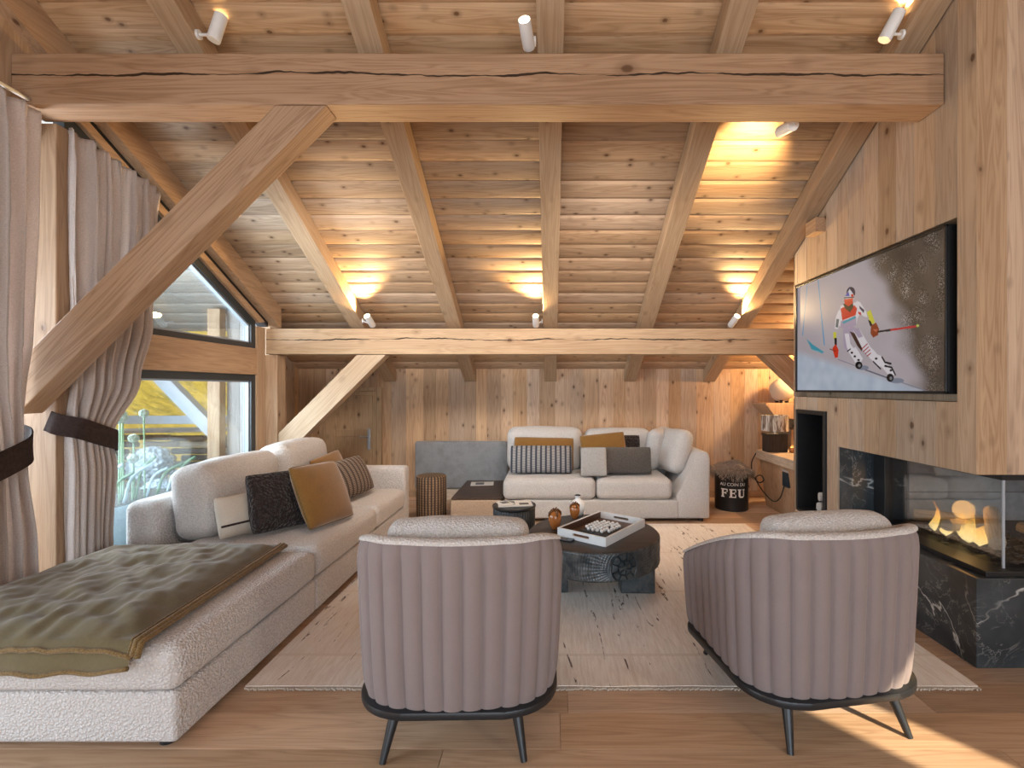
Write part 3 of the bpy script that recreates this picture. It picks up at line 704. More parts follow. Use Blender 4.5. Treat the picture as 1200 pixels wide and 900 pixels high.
for sh in SH:
    pts = sh[2]; w = sh[3] / 2 if sh[0] == 'l' else 0
    i0 = max(0, int((min(p[0] for p in pts) - w - ys[0]) / dy_) - 1); i1 = min(NYS, int((max(p[0] for p in pts) + w - ys[0]) / dy_) + 2)
    j0 = max(0, int((min(p[1] for p in pts) - w - zs[0]) / dz_) - 1); j1 = min(NZS, int((max(p[1] for p in pts) + w - zs[0]) / dz_) + 2)
    for i in range(i0, i1):
        for j in range(j0, j1):
            cov = 0
            for a_ in (.25, .75):
                for b_ in (.25, .75):
                    p = (ys[i] + dy_ * a_, zs[j] + dz_ * b_)
                    cov += (inside(p, pts) if sh[0] == 'p' else any(segd(p, q, r) < w for q, r in zip(pts, pts[1:])))
            if cov: img[i][j] = [c * (1 - cov / 4) + s_ * cov / 4 for c, s_ in zip(img[i][j], sh[1])]
lin = lambda c: max(0, c) ** 2.2
me = bpy.data.meshes.new('screen'); vs = [(1.8915, y, z) for y in ys for z in zs]; nz1 = NZS + 1
fs = [(i * nz1 + j, i * nz1 + j + 1, (i + 1) * nz1 + j + 1, (i + 1) * nz1 + j) for i in range(NYS) for j in range(NZS)]
me.from_pydata([tuple(Vector(v) - Vector(tv.location)) for v in vs], [], fs)
ca = me.color_attributes.new('picture', 'FLOAT_COLOR', 'CORNER')
buf = []
for i in range(NYS):
    for j in range(NZS): buf += [lin(img[i][j][0]), lin(img[i][j][1]), lin(img[i][j][2]), 1.0] * 4
ca.data.foreach_set('color', buf)
t = NT('screen_picture'); at = t.n('Attribute', attribute_name='picture')
p = t.bsdf((.01, .01, .01), .5, None, Specular_IOR_Level=.1); t.l(at.outputs['Color'], p.inputs['Emission Color']); p.inputs['Emission Strength'].default_value = .68
me.materials.append(t.m); so = bpy.data.objects.new('screen', me); COL.objects.link(so); so.parent = tv
# ------------------------------------------------------------------ door in the back wall
dz = struct('door_1', B((-2.60, 5.462, 0), (-1.985, 5.482, 1.215), .003), M['door'])
bm = bmesh.new(); box(bm, (-2.56, 5.450, .05), (-2.46, 5.464, 1.17), .003); box(bm, (-2.10, 5.450, .05), (-2.03, 5.464, 1.17), .003); box(bm, (-2.46, 5.450, 1.08), (-2.10, 5.464, 1.17), .003); box(bm, (-2.46, 5.450, .05), (-2.10, 5.464, .16), .003); box(bm, (-2.46, 5.450, .70), (-2.10, 5.464, .78), .003)
link('door_panel_rails', bm, M['door'], dz)
bm = bmesh.new(); box(bm, (-2.64, 5.455, 0), (-2.605, 5.482, 1.26), .003); box(bm, (-1.98, 5.455, 0), (-1.93, 5.482, 1.26), .003); box(bm, (-2.605, 5.455, 1.22), (-1.98, 5.482, 1.26), .003)
link('door_frame', bm, M['door'], dz)
bm = B((-2.085, 5.440, .55), (-2.05, 5.450, .79), .004); box(bm, (-2.078, 5.43, .66), (-2.057, 5.442, .685), .003); cyl(bm, (-2.0675, 5.44, .70), (-2.0675, 5.40, .70), .008); cyl(bm, (-2.0675, 5.402, .70), (-2.16, 5.402, .70), .007)
link('door_handle', bm, M['chrome'], dz)
# ------------------------------------------------------------------ rug
bm = bmesh.new(); RX0, RX1, RY0, RY1 = -1.27, 1.78, 1.99, 4.37
nx, ny = 60, 40; top = {}
for i in range(nx + 1):
    for j in range(ny + 1):
        x = RX0 + (RX1 - RX0) * i / nx; y = RY0 + (RY1 - RY0) * j / ny
        if j == 0: y += .006 * noise.noise(Vector((x * 6, 0, 0)))
        if i == nx: x += .006 * noise.noise(Vector((y * 6, 3, 0)))
        top[i, j] = bm.verts.new((x, y, .011 + .0012 * noise.noise(Vector((x * 3, y * 3, 0)))))
for i in range(nx):
    for j in range(ny): bm.faces.new((top[i, j], top[i + 1, j], top[i + 1, j + 1], top[i, j + 1]))
r = bmesh.ops.extrude_edge_only(bm, edges=[e for e in bm.edges if e.is_boundary])
for v in [g for g in r['geom'] if isinstance(g, bmesh.types.BMVert)]: v.co.z = .001
o = link('rug', bm, M['rug'], None, True, 50); tag(o, 'large cream woven rug with dark slub streaks under chairs and coffee table', 'rug')
bm = bmesh.new()
for k in range(430):
    x = RX0 + (RX1 - RX0) * (k + .5) / 430; L = random.uniform(.010, .02)
    for yy, s in ((RY0, -1),): box(bm, (x - .0025, yy - L, .002), (x + .0025, yy + .008, .009))
f = link('fringe', bm, M['cream'], o); f['kind'] = 'stuff'
# ------------------------------------------------------------------ sectional sofa (left)
def C(name, lo, hi, r, mat, parent, puff=(0, 0, 0), rot=(0, 0, 0), nm=8, lump=0, seed=0):
    lo, hi = Vector(lo), Vector(hi); bm = rbox(hi - lo, r, puff, nm, 5, lump, seed); mv(bm, (lo + hi) / 2, rot)
    return wpart(name, bm, mat, parent, True)
sf = thing('sectional_sofa', 'cream textured corner sofa with chaise along the left window', 'sofa', (-1.85, 3.0, 0))
XR = -1.285
C('chaise_base', (-2.33, 1.64, .028), (XR, 2.618, .205), .018, M['boucle'], sf)
C('chaise_cushion', (-2.36, 1.622, .207), (XR + .012, 2.612, .368), .045, M['boucle'], sf, (0.006, .004, .012), nm=10)
C('sofa_base', (-2.33, 2.622, .028), (XR, 4.21, .205), .016, M['boucle'], sf)
C('seat_cushion', (-2.08, 2.616, .207), (XR + .012, 3.525, .375), .05, M['boucle2'], sf, (.006, 0, .014))
C('seat_cushion', (-2.08, 3.531, .207), (XR + .012, 4.20, .375), .05, M['boucle2'], sf, (.006, 0, .014))
C('armrest', (-2.33, 4.215, .03), (XR + .005, 4.352, .555), .035, M['boucle'], sf, (0, 0, .004))
C('backrest', (-2.43, 2.70, .03), (-2.22, 4.215, .605), .06, M['boucle'], sf)
C('back_cushion', (-2.205, 2.74, .365), (-1.955, 3.505, .795), .085, M['boucle2'], sf, (.03, 0, .02), (0, -.10, 0), lump=.006, seed=2)
C('back_cushion', (-2.185, 3.51, .365), (-1.925, 4.20, .82), .085, M['boucle2'], sf, (.03, 0, .02), (0, -.10, 0), lump=.006, seed=5)
for x, y in ((XR - .07, 1.70), (-2.25, 1.70), (XR - .07, 4.28), (-2.25, 4.28), (XR - .07, 2.62)):
    bm = bmesh.new(); cyl(bm, (x, y, 0), (x, y, .03), .028); wpart('foot', bm, M['black'], sf)
# blanket
def blanket():
    bm = bmesh.new(); nu, nv = 90, 70; g = {}
    A, Bq, Cq, D = Vector((-2.36, 1.612)), Vector((-1.395, 1.600)), Vector((-1.455, 2.60)), Vector((-2.33, 2.56))
    def top(u, v, layer):
        p = A * (1 - u) * (1 - v) + Bq * u * (1 - v) + Cq * u * v + D * (1 - u) * v
        x, y = p
        base = .393
        puff = (.030 + (.018 if layer else 0)) * min(1, min((1 - u) * 9, u * 9, v * 9, (1 - v) * 9) ) ** .5
        w = .018 * noise.noise(Vector((x * 5, y * 4, layer * 5))) + .020 * noise.noise(Vector((x * 11 + y * 8, y * 9 - x * 3, 7))) + .009 * noise.noise(Vector((x * 26, y * 18, 3)))
        fv = max(0, 1 - v / .22); fu = max(0, (u - .80) / .20)
        gather = sin(x * 62 + 3 * noise.noise(Vector((x * 5, 0, 0)))) * .009 * fv * (1 - fu)
        gather2 = sin(y * 40 + 2) * .006 * fu
        z = base + puff + (w + gather + gather2) * min(1, 6 * min(u, 1 - u, v + .04, 1 - v))
        if layer: z += .0
        z -= .030 * fv ** 2 * (1.0 if not layer else .55) + .022 * fu ** 2
        if v < .05: y -= .014 * (1 - v / .05) * (.6 + .4 * noise.noise(Vector((x * 5, 1, layer))))
        return Vector((x, y, max(z, .400 if y > 1.604 else .335)))
    for i in range(nu + 1):
        for j in range(nv + 1): g[i, j] = bm.verts.new(top(i / nu, j / nv, 1))
    for i in range(nu):
        for j in range(nv): bm.faces.new((g[i, j], g[i + 1, j], g[i + 1, j + 1], g[i, j + 1]))
    return bm, top, nu, nv
bk = thing('throw_blanket', 'olive velvet throw with braided gold edge folded over the chaise', 'blanket', (-1.9, 2.1, .38))
bm, topf, nu, nv = blanket()
wpart('upper_fold', bm, M['velvet_olive'], bk, True)
# under fold: emerges below the front edge as a second flap
bm = bmesh.new(); g = {}
n1, n2 = 80, 10
for i in range(n1 + 1):
    u = i / n1; sag = 1 - (2 * max(0, min(1, (u - .02) / .98)) - 1) ** 8
    for j in range(n2 + 1):
        q = j / n2; p = topf(u, .02, 1); x = -2.36 + (.965) * u
        z = .396 - .070 * q - .022 * q * sag + .004 * sin(x * 38) * q
        y = 1.612 - .030 * sin(q * pi / 2) - .006 * sin(x * 21) * q
        g[i, j] = bm.verts.new((x, y, z))
for i in range(n1):
    for j in range(n2): bm.faces.new((g[i, j], g[i + 1, j], g[i + 1, j + 1], g[i, j + 1]))
low = [g[i, n2].co.copy() for i in range(n1 + 1)]
wpart('under_fold', bm, M['velvet_olive'], bk, True)
bm = bmesh.new()
tube(bm, [topf(i / 60, 0, 1) + Vector((0, -.002, .0)) for i in range(61)], .0085); tube(bm, [p + Vector((0, -.001, 0)) for p in low], .008)
wpart('front_braid', bm, M['braid'], bk, True)
bm = bmesh.new()
tube(bm, [topf(1, j / 60, 1) + Vector((.003, 0, .0)) for j in range(61)], .0105); tube(bm, [topf(1, j / 60, 1) + Vector((.017, 0, -.006)) for j in range(61)], .010)
tube(bm, [topf(1, j / 60, 1) + Vector((-.012, 0, .006)) for j in range(61)], .004)
wpart('side_braid', bm, M['braid'], bk, True)
# ------------------------------------------------------------------ throw pillows
from mathutils.bvhtree import BVHTree
def wbvh(o):
    vs, ps = [], []
    for q in [o] + list(o.children):
        if q.type != 'MESH': continue
        b = len(vs); m = q.matrix_world; vs += [m @ v.co for v in q.data.vertices]; ps += [tuple(b + i for i in p.vertices) for p in q.data.polygons]
    return BVHTree.FromPolygons(vs, ps)
SETTLED = []
def settle(o, base, step, limit=60):
    bpy.context.view_layer.update(); fixed = [wbvh(b) for b in base] + SETTLED
    for k in range(limit):
        t = wbvh(o)
        if not any(t.overlap(f) for f in fixed): break
        o.location += Vector(step); bpy.context.view_layer.update()
    if k: print('SETTLE', o.name, k)
    SETTLED.append(wbvh(o))
def put_pillow(name, label, w, h, t, mat, loc, tilt, yaw, roll=0, group=None, lump=0, edge=None, seed=0, pinch=.03, pw=.40, n=18):
    o = link(name, pillow(w, h, t, n, pinch, lump, seed, pw), mat, None, True)
    o.rotation_euler = (-tilt, roll, yaw); Rm = o.rotation_euler.to_matrix(); lowz = min((Rm @ v.co).z for v in o.data.vertices)
    o.location = (loc[0], loc[1], loc[2] - lowz); tag(o, label, 'pillow', group)
    if edge: bm = bmesh.new(); tube(bm, pillow_edge(w, h, pinch), .006); link('piping', bm, edge, o, True)
    return o
G1 = 'pillows on the left sofa'; G2 = 'pillows on the back sofa'
o = put_pillow('throw_pillow', 'small cream pillow with a dark strap, nearest the chaise', .26, .24, .11, M['cream'], (-1.79, 2.79, .396), .30, 1.05, 0, G1)
bm = bmesh.new()
for s in (-1,):
    pts = []
    for i in range(13):
        u = -.95 + 1.9 * i / 12; v = -.42
        pts.append((.13 * u * (1 - .03 * (1 - v * v)), s * (.055 * ((1 - u * u) * (1 - v * v)) ** .40 + .003), .12 + .12 * v))
    tube(bm, pts, .006)
link('strap', bm, M['strap'], o, True)
put_pillow('throw_pillow', 'dark brown fur pillow leaning beside the ochre velvet pillow', .38, .355, .14, M['darkfur'], (-1.645, 2.90, .396), .34, 1.05, .04, G1, lump=.02, n=26)
put_pillow('throw_pillow', 'ochre velvet square pillow with pale piping on the left sofa', .41, .40, .14, M['mustard'], (-1.535, 3.07, .396), .42, 1.32, .03, G1, edge=M['braid'])
put_pillow('throw_pillow', 'mustard pillow half hidden behind the brown woven pillow', .40, .325, .11, M['mustard'], (-1.72, 3.86, .396), .30, 1.45, -.1, G1)
put_pillow('throw_pillow', 'brown and cream woven lumbar pillow on the left sofa', .56, .31, .16, M['pat_brown'], (-1.52, 3.70, .396), .45, 1.36, -.05, G1)
# ------------------------------------------------------------------ back sofa
bs = thing('sofa', 'oatmeal two seat sofa against the back wall', 'sofa', (.5, 4.9, 0))
C('sofa_base', (-.44, 4.462, .03), (1.20, 5.36, .205), .02, M['sofa2'], bs)
C('seat_cushion', (-.445, 4.45, .207), (.425, 5.12, .405), .055, M['sofa2'], bs, (0, .006, .012))
C('seat_cushion', (.431, 4.45, .207), (1.145, 5.12, .402), .055, M['sofa2'], bs, (0, .006, .012))
C('backrest', (-.44, 5.13, .205), (1.30, 5.36, .62), .05, M['sofa2'], bs)
C('back_cushion', (-.455, 4.93, .39), (.335, 5.16, .835), .09, M['sofa2'], bs, (0, .03, .015), (-.09, 0, 0), lump=.008, seed=1)
C('back_cushion', (.355, 4.95, .39), (1.06, 5.17, .82), .09, M['sofa2'], bs, (0, .03, .015), (-.09, 0, 0), lump=.008, seed=4)
bm = bmesh.new()
prism(bm, [(1.185, .03), (1.49, .03), (1.495, .60), (1.47, .65), (1.42, .662), (1.375, .635), (1.345, .58), (1.215, .30), (1.185, .25)], 'y', 4.465, 5.37, .018)
wpart('armrest', bm, M['sofa2'], bs, True, 50)
bm = rbox((.17, .52, .44), .08, (.03, 0, 0), 8, 5, .01, 8); mv(bm, (1.235, 4.86, .625), (0, .28, .22)); wpart('side_cushion', bm, M['sofa2'], bs, True)
bm = rbox((.15, .40, .42), .07, (.03, 0, 0), 8, 5, .01, 3); mv(bm, (1.12, 5.02, .625), (.05, .22, -.55)); wpart('side_cushion', bm, M['sofa2'], bs, True)
for x, y in ((-.38, 4.52), (1.42, 4.52), (-.38, 5.3), (1.42, 5.3)): bm = bmesh.new(); cyl(bm, (x, y, 0), (x, y, .032), .025); wpart('foot', bm, M['black'], bs)
put_pillow('throw_pillow', 'long mustard pillow behind the navy woven pillow', .62, .34, .12, M['mustard'], (-.07, 4.80, .424), .26, 0, .02, G2)
put_pillow('throw_pillow', 'navy and cream woven lumbar pillow on the back sofa', .62, .275, .15, M['pat_navy'], (-.09, 4.655, .424), .28, 0, 0, G2)
put_pillow('throw_pillow', 'dark brown fur pillow behind the mustard one on the back sofa', .52, .36, .10, M['darkfur'], (.66, 4.86, .424), .17, 0, 0, G2, lump=.012)
put_pillow('throw_pillow', 'mustard pillow standing behind the grey lumbar pillow', .46, .37, .10, M['mustard'], (.555, 4.75, .424), .20, .05, -.10, G2)
put_pillow('throw_pillow', 'dark grey knitted lumbar pillow on the back sofa', .68, .265, .14, M['greyknit'], (.645, 4.625, .424), .24, 0, 0, G2)
put_pillow('throw_pillow', 'small pale grey pillow in front of the dark grey lumbar pillow', .25, .275, .07, M['lightknit'], (.41, 4.535, .424), .24, 0, 0, G2, pw=.3)
bpy.context.view_layer.update()
Pn = lambda s: [o for o in COL.objects if s in str(o.get('label'))][0]
for s_ in ('small cream pillow', 'mustard pillow half', 'dark brown fur pillow leaning', 'ochre velvet square', 'brown and cream woven'): settle(Pn(s_), [sf, bk], (.006, -.0015, 0))
for s_ in ('long mustard', 'navy and cream', 'dark brown fur pillow behind', 'mustard pillow standing', 'dark grey knitted', 'small pale grey'): settle(Pn(s_), [bs], (0, -.006, 0))
# low table module left of the back sofa
lt = thing('low_side_table', 'low tan upholstered table block with dark wood top beside the back sofa', 'side table', (-.69, 4.9, 0))
C('block', (-.935, 4.462, .02), (-.462, 5.33, .205), .02, M['tan'], lt)
wpart('table_top', B((-.93, 4.47, .206), (-.462, 5.33, .222), .004), M['darkwood'], lt)
gp = thing('headboard_panel', 'slate grey upholstered panel standing behind the low table', 'panel', (-1.0, 5.38, 0))
C('panel', (-1.52, 5.345, .12), (-.475, 5.44, .655), .03, M['greyfelt'], gp)
wpart('plinth', B((-1.50, 5.35, 0), (-.48, 5.43, .118), .004), M['travertine'], gp)
mg = thing('magazine', 'open magazine lying on the dark wood low table', 'magazine', (-.73, 5.12, .224))
bm = B((-.12, -.09, 0), (.12, .09, .006), .001); link('pages', bm, M['paper'], mg); bm = B((-.07, -.06, .0062), (.02, .05, .008)); link('printed_photo', bm, M['ink'], mg); mg.rotation_euler = (0, 0, .1)
# woven basket pouf
wb = thing('woven_basket', 'dark and tan woven round basket stool beside the sofa arm', 'basket', (-1.16, 4.66, 0))
bm = bmesh.new(); lathe(bm, [(0, .0), (.135, .0), (.142, .012), (.145, .2), (.143, .385), (.136, .40), (.125, .404), (0, .406)], seg=56); link('basket_body', bm, M['wicker'], wb, True, 40)
# ------------------------------------------------------------------ fluted side table
st = thing('fluted_side_table', 'black fluted drum side table holding a magazine', 'side table', (-.27, 3.56, .0135))
bm = bmesh.new(); n = 240; R0 = .158
rings = []
for z in (0, .01, .345, .352):
    rings.append([bm.verts.new(((R0 - (.006 if z in (0, .352) else 0) - .006 * abs(cos(k * 2 * pi / n * 24))) * cos(2 * pi * k / n), (R0 - (.006 if z in (0, .352) else 0) - .006 * abs(cos(k * 2 * pi / n * 24))) * sin(2 * pi * k / n), z)) for k in range(n)])
for a, b in zip(rings, rings[1:]):
    for k in range(n): bm.faces.new((a[k], a[(k + 1) % n], b[(k + 1) % n], b[k]))
bm.faces.new(rings[0][::-1]); bm.faces.new(rings[-1]); link('drum', bm, M['chairblack'], st, True, 50)
bm = bmesh.new(); lathe(bm, [(0, .354), (.158, .354), (.162, .358), (.162, .368), (.158, .372), (0, .372)], seg=60); link('table_top', bm, M['chairblack'], st, True, 40)
mg = thing('magazine', 'magazine with grey cover photograph on the black drum table', 'magazine', (-.265, 3.56, .387), .15)
link('pages', B((-.125, -.085, 0), (.125, .085, .008), .001), M['paper'], mg); link('printed_photo', B((-.09, -.05, .0082), (.0, .06, .0088)), M['ink'], mg); link('printed_photo', B((.03, -.06, .0082), (.10, .0, .0088)), M['greyknit'], mg)
bo = thing('booklet', 'small folded booklet on the left of the black drum table', 'booklet', (-.335, 3.54, .396), .6); link('pages', B((-.045, -.06, 0), (.045, .06, .006), .001), M['paper'], bo); link('cover_print', B((-.03, -.02, .0062), (.03, .04, .0068)), M['ink'], bo)
# ------------------------------------------------------------------ coffee table
TX, TY, TR, TH = .268, 2.97, .402, .362
ct = thing('coffee_table', 'round dark bronze coffee table with embossed drum on the rug', 'coffee table', (TX, TY, .012))
bm = bmesh.new(); n, m = 840, 56; z0, z1 = .188, TH - .012
th0 = math.atan2(2.60 - TY, .40 - TX); zc = .265; rings = []
for j in range(m + 1):
    z = z0 + (z1 - z0) * j / m; rg = []
    for k in range(n):
        th = 2 * pi * k / n; dx = ((th - th0 + pi) % (2 * pi) - pi) * TR; dzz = z - zc; rr = math.hypot(dx, dzz); ph = math.atan2(dzz, dx)
        d = .0022 * noise.noise(Vector((cos(th) * 9, sin(th) * 9, z * 26)))
        if rr < .080:
            d += .003
            if abs(rr - .040) < .003 or abs(rr - .077) < .003: d -= .008
            ns = 9 if rr > .040 else 6
            fr = (ph / (2 * pi) * ns + (0 if rr > .040 else .3)) % 1
            if rr > .012 and min(fr, 1 - fr) * 2 * pi * rr / ns < .003: d -= .008
        else: d += .0011 * sin(ph * 60 + 2 * noise.noise(Vector((dx * 6, z * 6, 0)))) * max(0, 1 - (rr - .09) / .22) + .0010 * sin(rr * 420 + 3 * noise.noise(Vector((dx * 4, z * 9, 1))))
        e = min(j, m - j); d -= .010 * max(0, 1 - e / 4) ** 2
        rg.append(bm.verts.new(((TR + d) * cos(th), (TR + d) * sin(th), z)))
    rings.append(rg)
for a, b in zip(rings, rings[1:]):
    for k in range(n): bm.faces.new((a[k], a[(k + 1) % n], b[(k + 1) % n], b[k]))
bm.faces.new(rings[0][::-1]); bm.faces.new(rings[-1]); link('embossed_drum', bm, M['bronze'], ct, True, 60)
bm = bmesh.new(); lathe(bm, [(0, TH - .0118), (TR - .012, TH - .0118), (TR - .008, TH - .0115), (TR - .014, TH - .0095), (0, TH - .0095)], seg=90); link('table_top', bm, M['bronzetop'], ct, True, 40)
for ang in (-.02, pi / 2 - .02, pi - .02):
    bm = B((.16, -.085, 0), (.365, .085, .187), .006); mv(bm, (0, 0, 0), (0, 0, ang)); link('leg', bm, M['bronze'], ct)
TT = TH + .003
tr = thing('serving_tray', 'white rectangular tray with brown inside and handle slots on the coffee table', 'tray', (.322, 2.955, TT), 0.925)
Lx, Ly, hh, tw = .49 / 2, .335 / 2, .052, .011
link('tray_base', B((-Lx + tw, -Ly + tw, .001), (Lx - tw, Ly - tw, .009)), M['traywood'], tr)
bm = bmesh.new(); box(bm, (-Lx, -Ly, 0), (Lx, -Ly + tw, hh), .002); box(bm, (-Lx, Ly - tw, 0), (Lx, Ly, hh), .002); link('long_side', bm, M['white'], tr)
for s in (-1, 1):
    x0, x1 = (-Lx, -Lx + tw) if s < 0 else (Lx - tw, Lx)
    bm = bmesh.new(); box(bm, (x0, -Ly + tw, 0), (x1, Ly - tw, .022)); box(bm, (x0, -Ly + tw, .038), (x1, Ly - tw, hh)); box(bm, (x0, -Ly + tw, .022), (x1, -.055, .038)); box(bm, (x0, .055, .022), (x1, Ly - tw, .038)); link('handle_side', bm, M['white'], tr)
bm = bmesh.new(); box(bm, (-Lx + tw, -Ly + tw, .009), (Lx - tw, -Ly + tw + .002, hh - .004)); box(bm, (-Lx + tw, Ly - tw - .002, .009), (Lx - tw, Ly - tw, hh - .004)); link('inner_lining', bm, M['traywood'], tr)
sb = thing('solitaire_board', 'dark board for white marbles lying in the tray', 'game board', (.325, 2.95, TT + .0105), .925); link('board', B((-.115, -.10, 0), (.115, .10, .010), .003), M['bronzetop'], sb)
sph = bmesh.new(); bmesh.ops.create_uvsphere(sph, u_segments=14, v_segments=9, radius=.0115); me = bpy.data.meshes.new('marble_ball')
for f in sph.faces: f.smooth = True
sph.to_mesh(me); me.materials.append(M['white'])
ca, sa = cos(.925), sin(.925)
for i in range(7):
    for j in range(6):
        if (i, j) in ((0, 0), (6, 5), (0, 5), (6, 0), (3, 1)): continue
        lx, ly = -.093 + i * .031, -.0775 + j * .031
        o = bpy.data.objects.new('marble_ball', me); COL.objects.link(o); o.location = (.325 + lx * ca - ly * sa, 2.95 + lx * sa + ly * ca, TT + .0325)
        tag(o, 'white marble ball in the grid on the tray board', 'marble ball', 'white marbles on the tray')
def amber(loc, s, label):
    v = thing('amber_fruit_ornament', label, 'ornament', loc); bm = bmesh.new()
    lathe(bm, [(0, 0), (.018 * s, 0), (.022 * s, .008 * s), (.034 * s, .03 * s), (.041 * s, .062 * s), (.040 * s, .085 * s), (.031 * s, .105 * s), (.018 * s, .114 * s), (0, .115 * s)], seg=28); link('body', bm, M['amber'], v, True)
    bm = bmesh.new()
    for k in range(4): a = k * pi / 2 + .4; tube(bm, [(0, 0, .112 * s), (.02 * s * cos(a), .02 * s * sin(a), .121 * s), (.038 * s * cos(a), .038 * s * sin(a), .106 * s), (.043 * s * cos(a), .043 * s * sin(a), .085 * s)], [.008 * s, .009 * s, .007 * s, .003 * s])
    tube(bm, [(0, 0, .11 * s), (.004 * s, 0, .128 * s), (.012 * s, 0, .138 * s)], [.006 * s, .005 * s, .004 * s]); link('stem_leaves', bm, M['amberleaf'], v, True)
amber((.028, 3.00, TT), 1.0, 'larger glossy amber fruit ornament left of the tray')
amber((.165, 3.245, TT), .85, 'smaller amber fruit ornament in front of the white vase')
v = thing('white_vase', 'small white round vase with narrow neck at the back of coffee table', 'vase', (.19, 3.325, TT)); bm = bmesh.new()
lathe(bm, [(0, 0), (.03, 0), (.045, .02), (.056, .055), (.052, .085), (.030, .108), (.017, .118), (.016, .13), (.021, .140), (.017, .140), (.012, .13), (0, .128)], seg=32); link('body', bm, M['white'], v, True)
bm = bmesh.new(); lathe(bm, [(.0165, .137), (.0225, .1405), (.0165, .144), (.013, .1405), (.0165, .137)], seg=24); link('rim', bm, M['lampbase'], v, True)
ph = thing('remote_control', 'black flat remote lying left of the tray on the coffee table', 'remote', (.055, 2.80, TT), -.45); link('casing', B((-.085, -.024, 0), (.085, .024, .010), .004), M['phone'], ph); link('keypad', B((-.03, -.015, .0102), (.05, .015, .0112)), M['ink'], ph)
ph = thing('phone', 'black glossy phone lying beneath the amber ornament', 'phone', (-.0, 2.88, TT), .35); link('casing', B((-.07, -.035, 0), (.07, .035, .008), .003), M['phone'], ph); link('lens', B((.045, -.022, .0082), (.06, .0, .009)), M['chrome'], ph)
# ------------------------------------------------------------------ armchairs
def upath(n=160):
    """plan of the shell from right front round the back to left front (unit-size, back towards -Y)"""
    hx, yf, yb, r = .368, .33, -.325, .205; pts = []
    def add(a, b, k):
        for i in range(k): t = i / k; pts.append((a[0] + (b[0] - a[0]) * t, a[1] + (b[1] - a[1]) * t))
    add((hx - .02, yf), (hx, yb + r), 40)
    for i in range(36): a = -i / 36 * pi / 2; pts.append((hx - r + r * cos(a), yb + r + r * sin(a)))
    w = hx - r
    for i in range(30): t = i / 30; x = w - 2 * w * t; pts.append((x, yb - .018 * (1 - (x / w) ** 2)))
    for i in range(36): a = -pi / 2 - i / 36 * pi / 2; pts.append((-hx + r + r * cos(a), yb + r + r * sin(a)))
    add((-hx, yb + r), (-hx + .02, yf), 40); pts.append((-hx + .02, yf))
    # resample evenly
    L = [0]
    for a, b in zip(pts, pts[1:]): L.append(L[-1] + math.hypot(b[0] - a[0], b[1] - a[1]))
    out = []; j = 0
    for i in range(n + 1):
        s = L[-1] * i / n
        while j < len(pts) - 2 and L[j + 1] < s: j += 1
        t = (s - L[j]) / max(1e-9, L[j + 1] - L[j]); t = min(1, t); out.append((pts[j][0] + (pts[j + 1][0] - pts[j][0]) * t, pts[j][1] + (pts[j + 1][1] - pts[j][1]) * t))
    return out, L[-1]
